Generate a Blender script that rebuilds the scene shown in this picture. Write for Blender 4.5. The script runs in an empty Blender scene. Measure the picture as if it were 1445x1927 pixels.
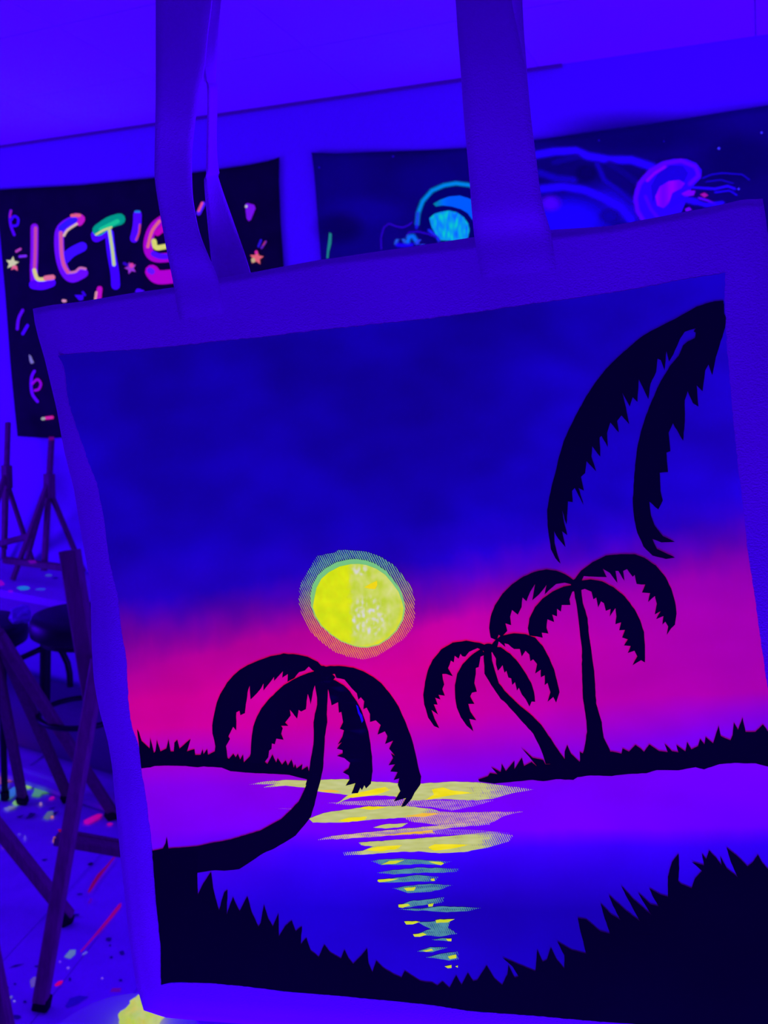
import bpy, bmesh, math, random
from mathutils import Vector, Matrix, noise
from mathutils.geometry import tessellate_polygon
random.seed(7)
scene = bpy.context.scene
COL = scene.collection

# ------------------------------------------------------------------ camera
IW, IH, FPX = 1445, 1927, 1500.0
PITCH, ROLL, CAMZ = math.radians(-8), math.radians(-2), 1.55
CAM = Vector((0, 0, CAMZ))
FWD = Vector((0, math.cos(PITCH), math.sin(PITCH)))
_r0 = Vector((1, 0, 0)); _u0 = _r0.cross(FWD)
RGT = math.cos(ROLL) * _r0 - math.sin(ROLL) * _u0
UPV = math.sin(ROLL) * _r0 + math.cos(ROLL) * _u0
cd = bpy.data.cameras.new('camera'); cam = bpy.data.objects.new('camera', cd); COL.objects.link(cam)
m = Matrix((RGT, UPV, -FWD)).transposed().to_4x4(); m.translation = CAM
cam.matrix_world = m
cd.sensor_fit = 'HORIZONTAL'; cd.sensor_width = 36.0; cd.lens = FPX * 36.0 / IW
cd.clip_start = 0.02
cd.dof.use_dof = True; cd.dof.focus_distance = 0.42; cd.dof.aperture_fstop = 24.0
scene.camera = cam

# ------------------------------------------------------------------ world, blacklights, exposure
VIOLET = (0.052, 0.0, 1.0)
w = bpy.data.worlds.new('world'); scene.world = w; w.use_nodes = True
bgn = w.node_tree.nodes['Background']
bgn.inputs[0].default_value = (*VIOLET, 1); bgn.inputs[1].default_value = 0.16
def blacklight(name, loc, target, sx, sy, power):
    l = bpy.data.lights.new(name, 'AREA'); l.shape = 'RECTANGLE'; l.size = sx; l.size_y = sy
    l.energy = power; l.color = VIOLET
    o = bpy.data.objects.new(name, l); COL.objects.link(o); o.location = loc
    o.rotation_euler = (Vector(target) - Vector(loc)).to_track_quat('-Z', 'Y').to_euler()
    return o
# unseen floods set to light wall and ceiling; bar added to brighten bag bottom
blacklight('unseen_blacklight_flood', (-3.4, 2.6, 0.80), (-0.9, 2.6, 2.5), 1.2, 0.4, 70)
blacklight('unseen_blacklight_flood', (1.75, 0.95, 0.80), (0.3, 2.4, 2.6), 1.2, 0.4, 58)
blacklight('bag_fill_light', (0.20, 0.03, 0.70), (0.12, 0.42, 1.24), 1.0, 0.06, 12.6)
scene.view_settings.view_transform = 'Standard'
scene.view_settings.look = 'None'
scene.view_settings.exposure = 0.0
scene.view_settings.gamma = 1.0
scene.view_settings.use_curve_mapping = False
scene.cycles.use_denoising = True
scene.cycles.max_bounces = 5; scene.cycles.diffuse_bounces = 4; scene.cycles.glossy_bounces = 2; scene.cycles.transparent_max_bounces = 24

# ------------------------------------------------------------------ measuring helpers
def ray(x, y):
    return FWD + RGT * ((x - IW / 2) / FPX) - UPV * ((y - IH / 2) / FPX)
def on_plane(x, y, p0, n):
    d = ray(x, y); return CAM + d * (n.dot(p0 - CAM) / n.dot(d))
def on_z(x, y, z):
    d = ray(x, y); return CAM + d * ((z - CAMZ) / d.z)
def on_y(x, y, Y):
    d = ray(x, y); return CAM + d * (Y / d.y)
def at_depth(x, y, dep):
    return CAM + ray(x, y) * dep
def lin(c):
    c /= 255.0
    return c / 12.92 if c <= 0.04045 else ((c + 0.055) / 1.055) ** 2.4
def clamp(v, a=0.0, b=1.0): return max(a, min(b, v))
def sstep(a, b, x):
    t = clamp((x - a) / (b - a)); return t * t * (3 - 2 * t)

# ------------------------------------------------------------------ object helpers
def link(name, me, parent=None, mat=None):
    o = bpy.data.objects.new(name, me); COL.objects.link(o)
    if mat is not None: me.materials.append(mat)
    if parent is not None: o.parent = parent
    return o
def tag(o, label=None, cat=None, group=None, kind=None):
    if label: o['label'] = label
    if cat: o['category'] = cat
    if group: o['group'] = group
    if kind: o['kind'] = kind
    return o
def empty(name, loc, label=None, cat=None, group=None):
    o = bpy.data.objects.new(name, None); COL.objects.link(o); o.location = loc; o.empty_display_size = 0.05
    return tag(o, label, cat, group)
def origin(parent):
    v = Vector((0, 0, 0))
    while parent is not None:
        v += Vector(parent.location); parent = parent.parent
    return v
def mesh_obj(name, verts, faces, mat, parent=None, smooth=False):
    off = origin(parent)
    me = bpy.data.meshes.new(name)
    me.from_pydata([tuple(Vector(v) - off) for v in verts], [], faces); me.update()
    if smooth: me.polygons.foreach_set('use_smooth', [True] * len(me.polygons))
    return link(name, me, parent, mat)
def bm_obj(name, bm, mat, parent=None, smooth=False):
    off = origin(parent)
    for v in bm.verts: v.co -= off
    bmesh.ops.recalc_face_normals(bm, faces=bm.faces)
    me = bpy.data.meshes.new(name); bm.to_mesh(me); bm.free()
    if smooth: me.polygons.foreach_set('use_smooth', [True] * len(me.polygons))
    return link(name, me, parent, mat)
def add_bar(bm, a, b, wx, wy, up=Vector((0, 0, 1)), bev=0.15):
    """a wooden bar of rectangular section with chamfered long edges"""
    a = Vector(a); b = Vector(b); d = (b - a).normalized()
    s = d.cross(up)
    if s.length < 1e-4: s = d.cross(Vector((0, 1, 0)))
    s.normalize(); t = s.cross(d).normalized()
    k = bev * min(wx, wy)
    hx, hy = wx / 2, wy / 2
    prof = [(hx - k, hy), (hx, hy - k), (hx, -hy + k), (hx - k, -hy), (-hx + k, -hy), (-hx, -hy + k), (-hx, hy - k), (-hx + k, hy)]
    A = [bm.verts.new(a + s * x + t * y) for x, y in prof]
    B = [bm.verts.new(b + s * x + t * y) for x, y in prof]
    for i in range(8):
        j = (i + 1) % 8; bm.faces.new((A[i], A[j], B[j], B[i]))
    bm.faces.new(A[::-1]); bm.faces.new(B)
def add_tube(bm, pts, r, n=12, closed=False):
    pts = [Vector(p) for p in pts]; rings = []
    N = len(pts)
    ref = None
    for i, p in enumerate(pts):
        if closed: d = (pts[(i + 1) % N] - pts[i - 1]).normalized()
        else: d = (pts[min(i + 1, N - 1)] - pts[max(i - 1, 0)]).normalized()
        if ref is None:
            ref = d.cross(Vector((0, 0, 1)))
            if ref.length < 0.1: ref = d.cross(Vector((0, 1, 0)))
        s = (ref - d * ref.dot(d)).normalized(); ref = s; t = d.cross(s)
        rings.append([bm.verts.new(p + (s * math.cos(2 * math.pi * k / n) + t * math.sin(2 * math.pi * k / n)) * r) for k in range(n)])
    for i in range(N if closed else N - 1):
        a, b = rings[i], rings[(i + 1) % N]
        for k in range(n): bm.faces.new((a[k], a[(k + 1) % n], b[(k + 1) % n], b[k]))
    if not closed:
        bm.faces.new(rings[0][::-1]); bm.faces.new(rings[-1])
def add_lathe(bm, c, prof, n=40):
    """solid of revolution about the vertical through c; prof = [(radius, height)...]"""
    c = Vector(c); rings = []
    for r, z in prof:
        if r < 1e-5: rings.append([bm.verts.new(c + Vector((0, 0, z)))])
        else: rings.append([bm.verts.new(c + Vector((r * math.cos(2 * math.pi * k / n), r * math.sin(2 * math.pi * k / n), z))) for k in range(n)])
    for a, b in zip(rings, rings[1:]):
        if len(a) == 1 and len(b) == 1: continue
        for k in range(n):
            k2 = (k + 1) % n
            if len(a) == 1: bm.faces.new((a[0], b[k], b[k2]))
            elif len(b) == 1: bm.faces.new((a[k], a[k2], b[0]))
            else: bm.faces.new((a[k], a[k2], b[k2], b[k]))
def bar(name, a, b, wx, wy, mat, parent, up=Vector((0, 0, 1))):
    bm = bmesh.new(); add_bar(bm, a, b, wx, wy, up); return bm_obj(name, bm, mat, parent)

# ------------------------------------------------------------------ materials
def new_mat(name):
    mt = bpy.data.materials.new(name); mt.use_nodes = True
    nt = mt.node_tree; return mt, nt, nt.nodes['Principled BSDF']
def N(nt, t, **kw):
    n = nt.nodes.new(t)
    for k, v in kw.items(): setattr(n, k, v)
    return n
def plain(name, base, rough=0.7, var=0.0, scale=8.0, bump=0.0, bscale=200.0, spec=0.3, second=None, stretch=None):
    mt, nt, p = new_mat(name); L = nt.links.new
    p.inputs['Roughness'].default_value = rough
    p.inputs['Specular IOR Level'].default_value = spec
    p.inputs['Base Color'].default_value = (*base, 1)
    tc = N(nt, 'ShaderNodeTexCoord'); src = tc.outputs['Object']
    if stretch:
        mp = N(nt, 'ShaderNodeMapping'); mp.inputs['Scale'].default_value = stretch; L(src, mp.inputs[0]); src = mp.outputs[0]
    if var or second:
        nz = N(nt, 'ShaderNodeTexNoise'); nz.inputs['Scale'].default_value = scale; nz.inputs['Detail'].default_value = 5
        L(src, nz.inputs['Vector'])
        rp = N(nt, 'ShaderNodeValToRGB')
        b2 = second if second else tuple(c * (1 - var) for c in base)
        rp.color_ramp.elements[0].position = 0.32; rp.color_ramp.elements[0].color = (*b2, 1)
        rp.color_ramp.elements[1].position = 0.62; rp.color_ramp.elements[1].color = (*base, 1)
        L(nz.outputs['Fac'], rp.inputs[0]); L(rp.outputs[0], p.inputs['Base Color'])
    if bump:
        nb = N(nt, 'ShaderNodeTexNoise'); nb.inputs['Scale'].default_value = bscale; nb.inputs['Detail'].default_value = 3
        L(src, nb.inputs['Vector'])
        bp = N(nt, 'ShaderNodeBump'); bp.inputs['Strength'].default_value = bump; bp.inputs['Distance'].default_value = 0.002
        L(nb.outputs['Fac'], bp.inputs['Height']); L(bp.outputs[0], p.inputs['Normal'])
    return mt
def paint_mat(name, rough=0.8, dry=False, spec=0.02, soft=False):
    """blacklight paint: colour attribute = (red glow, green glow, blue reflectance, cover);
    red and green are fluorescence given off under UV, blue is reflected lamp light"""
    mt, nt, p = new_mat(name); L = nt.links.new
    p.inputs['Roughness'].default_value = rough; p.inputs['Specular IOR Level'].default_value = spec
    at = N(nt, 'ShaderNodeAttribute', attribute_name='paint')
    sp = N(nt, 'ShaderNodeSeparateColor'); L(at.outputs['Color'], sp.inputs[0])
    cb = N(nt, 'ShaderNodeCombineColor'); L(sp.outputs[2], cb.inputs[2])
    ce = N(nt, 'ShaderNodeCombineColor'); L(sp.outputs[0], ce.inputs[0]); L(sp.outputs[1], ce.inputs[1])
    L(cb.outputs[0], p.inputs['Base Color']); L(ce.outputs[0], p.inputs['Emission Color'])
    p.inputs['Emission Strength'].default_value = 1.0
    mt.cycles.emission_sampling = 'NONE'
    if not (dry or soft): return mt
    tr = N(nt, 'ShaderNodeBsdfTransparent'); mx = N(nt, 'ShaderNodeMixShader')
    out = nt.nodes['Material Output']
    fac = at.outputs['Alpha']
    if dry:
        uv = N(nt, 'ShaderNodeUVMap', uv_map='cloth')
        wv = N(nt, 'ShaderNodeTexWave', wave_type='BANDS', bands_direction='X')
        mp = N(nt, 'ShaderNodeMapping'); mp.inputs['Rotation'].default_value = (0, 0, math.radians(-22))
        L(uv.outputs[0], mp.inputs[0]); L(mp.outputs[0], wv.inputs['Vector'])
        wv.inputs['Scale'].default_value = 290.0; wv.inputs['Distortion'].default_value = 1.2
        wv.inputs['Detail'].default_value = 2; wv.inputs['Detail Scale'].default_value = 1.5
        nz = N(nt, 'ShaderNodeTexNoise'); nz.inputs['Scale'].default_value = 420.0; nz.inputs['Detail'].default_value = 2
        L(uv.outputs[0], nz.inputs['Vector'])
        ad = N(nt, 'ShaderNodeMath', operation='MULTIPLY_ADD'); L(wv.outputs['Fac'], ad.inputs[0]); ad.inputs[1].default_value = 0.6
        ml = N(nt, 'ShaderNodeMath', operation='MULTIPLY'); L(nz.outputs['Fac'], ml.inputs[0]); ml.inputs[1].default_value = 0.4
        L(ml.outputs[0], ad.inputs[2])
        # cover 0..1 -> threshold on the weave
        sub = N(nt, 'ShaderNodeMath', operation='SUBTRACT'); L(fac, sub.inputs[0]); L(ad.outputs[0], sub.inputs[1])
        mr = N(nt, 'ShaderNodeMapRange'); L(sub.outputs[0], mr.inputs[0])
        mr.inputs[1].default_value = -0.07; mr.inputs[2].default_value = 0.09
        fac = mr.outputs[0]
    L(fac, mx.inputs[0]); L(tr.outputs[0], mx.inputs[1]); L(p.outputs[0], mx.inputs[2]); L(mx.outputs[0], out.inputs[0])
    return mt
M_PAINT = paint_mat('fluorescent_paint')
M_GLOSS = paint_mat('thick_fluorescent_paint', 0.35, spec=0.4)
M_DRY = paint_mat('dry_brushed_paint', dry=True)
M_SOFT = paint_mat('thinned_paint', soft=True)
M_CANVAS = plain('white_canvas', (0.86, 0.8, 0.86), 0.95, 0.05, 30, 0.35, 1300, 0.05)
M_WALL = plain('white_wall_paint', (0.47, 0.55, 0.80), 0.85, 0.03, 1.5, 0.1, 60, 0.2)
M_CEIL = plain('ceiling_tile', (0.92, 0.85, 0.90), 0.95, 0.03, 3, 0.2, 90, 0.05)
M_GRID = plain('ceiling_grid_metal', (0.8, 0.76, 0.8), 0.6, 0.0)
M_GAP = plain('gap_shade', (0.3, 0.2, 0.3), 0.8)
M_FLOOR = plain('pale_vinyl', (0.74, 0.72, 0.86), 0.55, 0, 14, 0.05, 40, 0.3, second=(0.66, 0.62, 0.8))
M_WOOD = plain('easel_wood', (0.42, 0.25, 0.17), 0.6, 0.35, 20, 0.1, 60, 0.2, stretch=(6, 6, 0.6))
M_WOOD2 = plain('easel_wood_dark', (0.31, 0.19, 0.13), 0.6, 0.35, 20, 0.1, 60, 0.2, stretch=(6, 6, 0.6))
M_BLACK = plain('black_vinyl', (0.012, 0.008, 0.014), 0.45, 0.2, 30, 0, 0, 0.35)
M_RUBBER = plain('black_rubber', (0.008, 0.006, 0.01), 0.8)
M_TABLE = plain('white_plastic', (0.75, 0.7, 0.8), 0.5, 0.06, 6, 0, 0, 0.3)
M_APRON = plain('grey_painted_metal', (0.4, 0.36, 0.45), 0.5, 0.05, 6)
M_BANNER = plain('black_banner_cloth', (0.03, 0.02, 0.036), 0.9, 0.2, 12, 0.2, 300, 0.05)
M_NAVY = plain('navy_tapestry_cloth', (0.05, 0.03, 0.17), 0.9, 0, 2.6, 0.2, 300, 0.05, second=(0.04, 0.02, 0.10))
M_SHADEBOX = plain('shade_box_blue', (0.2, 0.16, 0.22), 0.85, 0.1, 5, 0.1, 80, 0.1)
M_BAGPL = plain('thin_white_plastic', (0.5, 0.5, 0.8), 0.3, 0.2, 20)

# ------------------------------------------------------------------ painting helpers
def pcol(rgb, irr, a=1.0):
    r, g, b = rgb
    return (lin(r), lin(g), clamp(lin(b) / irr, 0, 0.95), a)
def clip_polys(polys, cell, box=None):
    """triangulated flat bmesh (x, y photo pixels) cut along a grid so it can follow a curved surface"""
    bm = bmesh.new()
    for pl in polys:
        vs = [bm.verts.new((x, y, 0)) for x, y in pl]
        for tri in tessellate_polygon([[Vector((x, y, 0)) for x, y in pl]]):
            try: bm.faces.new([vs[i] for i in tri])
            except ValueError: pass
    xs = [v.co.x for v in bm.verts]; ys = [v.co.y for v in bm.verts]
    for ax, lo, hi in ((0, min(xs), max(xs)), (1, min(ys), max(ys))):
        k = math.ceil(lo / cell) * cell
        no = Vector((1, 0, 0)) if ax == 0 else Vector((0, 1, 0))
        while k < hi:
            if k > lo + 0.01:
                bmesh.ops.bisect_plane(bm, geom=bm.verts[:] + bm.edges[:] + bm.faces[:], dist=1e-4, plane_co=no * k, plane_no=no)
            k += cell
    return bm
def painted(name, polys, colfn, surf, off, irr, mat, parent, cell=40, uv=None, label=None):
    """a film of paint on a surface. colfn(x,y)->(r,g,b[,cover]) in display values"""
    bm = clip_polys(polys, cell)
    lay = bm.verts.layers.float_color.new('paint')
    uvl = bm.loops.layers.uv.new('cloth') if uv else None
    o = origin(parent)
    for f in bm.faces:
        if uvl is not None:
            for lp in f.loops: lp[uvl].uv = uv(lp.vert.co.x, lp.vert.co.y)
    for v in bm.verts:
        x, y = v.co.x, v.co.y
        c = colfn(x, y) if callable(colfn) else colfn
        ir = irr(x, y) if callable(irr) else irr
        v[lay] = pcol(c[:3], ir, c[3] if len(c) > 3 else 1.0)
        v.co = surf(x, y, off) - o
    nrm = surf(700, 700, 1.0) - surf(700, 700, 0.0)
    bm.normal_update()
    for f in bm.faces:
        if f.normal.dot(nrm) < 0: f.normal_flip()
    me = bpy.data.meshes.new(name); bm.to_mesh(me); bm.free()
    ob = link(name, me, parent, mat)
    if label: ob['label'] = label
    return ob
def zz(x0, y0, x1, wz, pts):
    s = (x1 - x0) / wz
    return [(x0 + x * s, y0 + y * s) for x, y in pts]
def blob(cx, cy, rx, ry, n=14, jit=0.2, rot=0.0):
    out = []
    for k in range(n):
        a = 2 * math.pi * k / n; r = 1 + random.uniform(-jit, jit)
        x, y = rx * r * math.cos(a), ry * r * math.sin(a)
        out.append((cx + x * math.cos(rot) - y * math.sin(rot), cy + x * math.sin(rot) + y * math.cos(rot)))
    return out
def stroke(pts, wd, taper=(1, 1)):
    """outline of a brush stroke with rounded ends along a polyline (densified)"""
    P = []
    n = len(pts)
    for i in range(n - 1):
        for k in range(6):
            t = k / 6
            p0 = pts[max(i - 1, 0)]; p1 = pts[i]; p2 = pts[i + 1]; p3 = pts[min(i + 2, n - 1)]
            P.append(tuple(0.5 * ((2 * p1[j]) + (-p0[j] + p2[j]) * t + (2 * p0[j] - 5 * p1[j] + 4 * p2[j] - p3[j]) * t * t + (-p0[j] + 3 * p1[j] - 3 * p2[j] + p3[j]) * t ** 3) for j in (0, 1)))
    P.append(pts[-1]); Lf = []; Rt = []
    m_ = len(P)
    for i, p in enumerate(P):
        a = P[max(i - 1, 0)]; b = P[min(i + 1, m_ - 1)]
        dx, dy = b[0] - a[0], b[1] - a[1]; q = math.hypot(dx, dy) or 1
        t = i / (m_ - 1); hw = wd / 2 * (taper[0] + (taper[1] - taper[0]) * t)
        Lf.append((p[0] - dy / q * hw, p[1] + dx / q * hw)); Rt.append((p[0] + dy / q * hw, p[1] - dx / q * hw))
    def cap(p, ref, sign):
        q = math.atan2(ref[1] - p[1], ref[0] - p[0]); r = math.hypot(ref[0] - p[0], ref[1] - p[1])
        return [(p[0] + r * math.cos(q + sign * math.pi * k / 5), p[1] + r * math.sin(q + sign * math.pi * k / 5)) for k in range(1, 5)]
    return Lf + cap(P[-1], Lf[-1], -1) + Rt[::-1] + cap(P[0], Rt[0], -1)
def star(cx, cy, r, rot=0.0):
    return [(cx + (r if k % 2 == 0 else r * 0.48) * math.sin(rot + k * math.pi / 5), cy - (r if k % 2 == 0 else r * 0.48) * math.cos(rot + k * math.pi / 5)) for k in range(10)]

# ================================================================== THE ROOM
HC = 2.6
WA = on_z(0, 275, HC); WB = on_z(1445, 65, HC)
WT = (WB - WA).normalized()                       # along the back wall, to the right
WN = Vector((WT.y, -WT.x, 0))                     # out of the wall, into the room
W0 = Vector((WA.x, WA.y, 0))
def room(s, d, z=0.0): return W0 + WT * s + WN * d + Vector((0, 0, z))
def on_wall(x, y, d=0.0): return on_plane(x, y, W0 + WN * d, WN)
def slab(name, c0, c1, z0, z1, mat, parent=None, bev=0.0):
    """box in wall-aligned room coordinates: c=(along, out)"""
    v = [room(s, d, z) for z in (z0, z1) for s, d in ((c0[0], c0[1]), (c1[0], c0[1]), (c1[0], c1[1]), (c0[0], c1[1]))]
    bm = bmesh.new(); b = [bm.verts.new(p) for p in v]
    for f in ((3, 2, 1, 0), (4, 5, 6, 7), (0, 1, 5, 4), (1, 2, 6, 5), (2, 3, 7, 6), (3, 0, 4, 7)): bm.faces.new([b[i] for i in f])
    if bev: bmesh.ops.bevel(bm, geom=bm.edges[:], offset=bev, segments=2, affect='EDGES')
    return bm_obj(name, bm, mat, parent)
floor = slab('floor', (-3.0, 0.0), (6.0, 5.2), -0.10, -0.004, M_FLOOR); tag(floor, kind='structure')
wall = slab('wall_back', (-3.0, -0.12), (6.0, 0.0), -0.10, HC + 0.12, M_WALL); tag(wall, kind='structure')
ceil = slab('ceiling', (-3.0, 0.0), (6.0, 5.2), HC + 0.012, HC + 0.12, M_GRID); tag(ceil, kind='structure')
# suspended ceiling tiles, each laid in its own grid bay
TS, TD, S0, D0 = 0.62, 0.385, 1.175, 0.0
tile_me = None
for i in range(-5, 6):
    for j in range(0, 9):
        s = S0 + i * TS; d = D0 + j * TD
        if tile_me is None:
            t0 = slab('ceiling_tile', (s + 0.0015, d + 0.0015), (s + TS - 0.0015, d + TD - 0.0015), HC, HC + 0.010, M_CEIL, ceil)
            tile_me = t0.data; ref = (s, d)
        else:
            o = bpy.data.objects.new('ceiling_tile', tile_me); COL.objects.link(o); o.parent = ceil
            o.location = WT * (s - ref[0]) + WN * (d - ref[1])
# dark strip drawn as gap shadow where wall meets ceiling; stops part way along
_s1 = (on_z(1058, 121, HC) - WA).dot(WT)
tr1 = slab('gap_shadow_1', (-3.0, 0.0), (_s1, 0.010), HC - 0.009, HC - 0.001, M_GAP); tag(tr1, kind='structure')

# floor planks near the easels
PD = Vector((0.15, 0.989, 0)).normalized(); PS = Vector((PD.y, -PD.x, 0))
p_anchor = on_z(0, 1815, 0)
pw, pl_ = 0.2, 1.25
plank_me = None
for i in range(-7, 8):
    for j in range(-2, 3):
        q = p_anchor + PS * (pw * i) + PD * (pl_ * (j + (0.5 if i % 2 else 0.13)))
        if (q + PS * pw / 2 + PD * pl_ - W0).dot(WN) < 0.05: continue
        if plank_me is None:
            g = 0.0018
            bm = bmesh.new()
            cs = [PS * g + PD * g, PS * (pw - g) + PD * g, PS * (pw - g) + PD * (pl_ - g), PS * g + PD * (pl_ - g)]
            b0 = [bm.verts.new(c + Vector((0, 0, -0.003))) for c in cs]; b1 = [bm.verts.new(c) for c in cs]
            bm.faces.new(b1)
            for k in range(4): bm.faces.new((b0[k], b0[(k + 1) % 4], b1[(k + 1) % 4], b1[k]))
            bmesh.ops.recalc_face_normals(bm, faces=bm.faces)
            plank_me = bpy.data.meshes.new('plank'); bm.to_mesh(plank_me); bm.free(); plank_me.materials.append(M_FLOOR)
        o = bpy.data.objects.new('plank', plank_me); COL.objects.link(o); o.parent = floor; o.location = q

# spilled and splattered paint on the floor
IR_FLOOR = 0.75
def surf_floor(x, y, off): return on_z(x, y, 0.0) + Vector((0, 0, off))
def zc(p): return zz(0, 1380, 240, 1445, p)
def zf(p): return zz(0, 1500, 340, 1445, p)
spl = [
 (zc([(-160,270),(0,300),(60,315),(130,345),(100,370),(50,385),(0,395),(-160,400)]), (205,75,165)),
 (zc([(-120,480),(0,470),(50,430),(110,460),(155,500),(140,540),(70,560),(0,580),(-120,570)]), (140,62,150)),
 (zc([(-60,600),(0,600),(60,560),(110,570),(100,620),(40,640),(-60,640)]), (60,50,240)),
 (zc([(-120,700),(0,690),(60,680),(140,620),(185,600),(170,700),(110,755),(50,750),(-120,750)]), (48,100,225)),
 (zc([(280,540),(330,530),(385,560),(370,610),(310,630),(285,600)]), (135,195,110)),
 (zc([(385,580),(450,570),(520,590),(600,600),(640,640),(560,675),(480,680),(440,720),(360,710),(390,650)]), (72,135,140)),
 (zc([(140,790),(170,760),(215,765),(200,815),(160,820)]), (115,175,130)),
 (zc([(40,850),(140,825),(150,850),(80,880)]), (100,100,205)),
 (zc([(550,740),(600,715),(620,730),(580,755)]), (170,0,190)),
 (zc([(440,815),(475,785),(470,825)]), (130,90,230)),
 (zc([(490,960),(540,890),(600,880),(600,920),(540,980)]), (80,92,150)),
 (zc([(570,945),(605,940),(590,970)]), (205,115,150)),
 (zc([(180,950),(280,920),(230,960)]), (15,0,110)), (zc([(290,975),(340,900),(410,910),(350,960)]), (15,0,110)),
 (zc([(540,860),(640,830),(600,860)]), (15,0,110)), (zc([(600,900),(670,880),(620,930)]), (15,0,100)),
 (zc([(950,990),(1040,945),(1110,915),(1160,920),(1130,960),(1060,1000),(1000,1030),(955,1025)]), (175,0,180)),
 (zc([(1205,1030),(1250,1015),(1280,1025),(1240,1048)]), (170,0,170)),
 (zc([(990,1485),(1030,1462),(1065,1475),(1040,1500),(1000,1500)]), (8,0,70)),
 (zc([(630,1530),(680,1500),(690,1540),(640,1545)]), (10,0,80)), (zc([(480,1445),(540,1435),(500,1455)]), (20,0,120)),
 (zf([(700,760),(740,680),(780,620),(850,550),(900,490),(930,470),(860,560),(800,640),(740,730),(715,765)]), (110,0,90)),
 (zf([(700,850),(720,810),(745,815),(720,855)]), (70,0,170)),
 (zf([(640,1240),(760,1100),(860,975),(945,865),(970,845),(965,880),(900,960),(780,1095),(650,1240)]), (140,0,110)),
 (zf([(515,1280),(560,1225),(605,1225),(600,1260),(560,1295)]), (90,112,170)),
 (zf([(655,1260),(690,1235),(700,1245),(670,1265)]), (95,85,230)),
 (zf([(435,1505),(470,1475),(505,1470),(490,1500),(450,1515)]), (195,0,105)),
 (zf([(240,1470),(270,1440),(305,1445),(290,1510),(250,1525)]), (90,65,170)),
 (zf([(60,1610),(95,1590),(100,1605),(75,1620)]), (95,85,200)),
 (zf([(520,1680),(560,1610),(640,1590),(710,1600),(620,1660),(540,1690)]), (25,0,165)),
 (zf([(880,1560),(900,1530),(970,1530),(960,1560)]), (85,0,150)),
 (zf([(70,1370),(120,1345),(200,1335),(130,1360)]), (18,0,120)),
]
for cx, cy, rx, ry in ((610,945,26,12),(870,1140,24,18),(975,1250,22,20),(890,1285,12,12),(965,1470,15,10),(130,1760,40,18),(300,1358,22,10),(355,505,24,8),(200,1640,14,12),(120,1500,12,10),(55,1530,16,14),(640,780,22,8),(560,1460,10,16),(880,1190,9,9),(40,1450,12,6)):
    spl.append((zf(blob(cx, cy, rx, ry)), (18, 0, 125)))
for cx, cy, rx, ry, c in ((325,58,10,14,(150,110,230)),(200,330,8,22,(90,60,220)),(420,160,8,8,(205,120,120)),(545,1370,10,8,(130,80,220)),(818,1452,7,5,(150,90,230)),(115,1635,8,4,(150,130,220)),(405,1612,5,5,(170,60,160)),(320,1340,8,12,(150,50,130)),(430,350,8,22,(170,90,110)),(25,400,6,10,(150,60,120)),(480,1320,8,6,(120,60,220)),(155,300,14,8,(80,50,220)),(90,85,30,10,(110,110,180))):
    spl.append((zf(blob(cx, cy, rx, ry)), c))
for k, (pts, c) in enumerate(spl):
    painted('paint_splotch', [pts], c, surf_floor, 0.0008 + 0.00002 * k, IR_FLOOR, M_PAINT, floor, cell=60)

# ================================================================== WALL HANGINGS
def wallcloth(name, edges, mat, label, d0, amp, seed):
    """hanging cloth from four photo-measured edges (top, bottom, left, right)"""
    T, B, Lf, Rt = edges
    nu, nv = 48, 36
    root = on_wall(*B[0]); base = empty(name, on_wall(sum(p[0] for p in B) / len(B), B[0][1], d0), label, 'wall hanging')
    V = []; F = []
    for j in range(nv + 1):
        for i in range(nu + 1):
            x, y = coons(T, B, Lf, Rt, i / nu, j / nv)
            V.append(on_wall(x, y, d0) + WN * (amp * (1 + noise.noise(Vector((x / 180, y / 260, seed))))))
    n1 = len(V)
    V += [v - WN * 0.002 for v in V]
    for j in range(nv):
        for i in range(nu):
            a = j * (nu + 1) + i; b = a + nu + 1
            F.append((a, a + 1, b + 1, b)); F.append((n1 + a, n1 + b, n1 + b + 1, n1 + a + 1))
    rim = [i for i in range(nu)] + [nu + j * (nu + 1) for j in range(nv)] + [nv * (nu + 1) + i for i in range(nu, 0, -1)] + [j * (nu + 1) for j in range(nv, 0, -1)]
    for k in range(len(rim)):
        a, b = rim[k], rim[(k + 1) % len(rim)]
        F.append((b, a, n1 + a, n1 + b))
    cl = mesh_obj('cloth', V, F, mat, base, True)
    def surf(x, y, off): return on_wall(x, y, d0) + WN * (amp * (1 + noise.noise(Vector((x / 180, y / 260, seed)))) + off)
    return base, surf
def pline(P, t):
    L = [0]
    for a, b in zip(P, P[1:]): L.append(L[-1] + math.hypot(b[0] - a[0], b[1] - a[1]))
    q = t * L[-1]
    for i in range(len(P) - 1):
        if q <= L[i + 1] or i == len(P) - 2:
            k = (q - L[i]) / (L[i + 1] - L[i] or 1); return (P[i][0] + (P[i + 1][0] - P[i][0]) * k, P[i][1] + (P[i + 1][1] - P[i][1]) * k)
def coons(T, B, Lf, Rt, u, v):
    t, b, l, r = pline(T, u), pline(B, u), pline(Lf, v), pline(Rt, v)
    o = []
    for k in (0, 1):
        o.append((1 - v) * t[k] + v * b[k] + (1 - u) * l[k] + u * r[k] - ((1 - u) * (1 - v) * T[0][k] + u * (1 - v) * T[-1][k] + (1 - u) * v * B[0][k] + u * v * B[-1][k]))
    return o
IRW = 0.95
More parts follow.
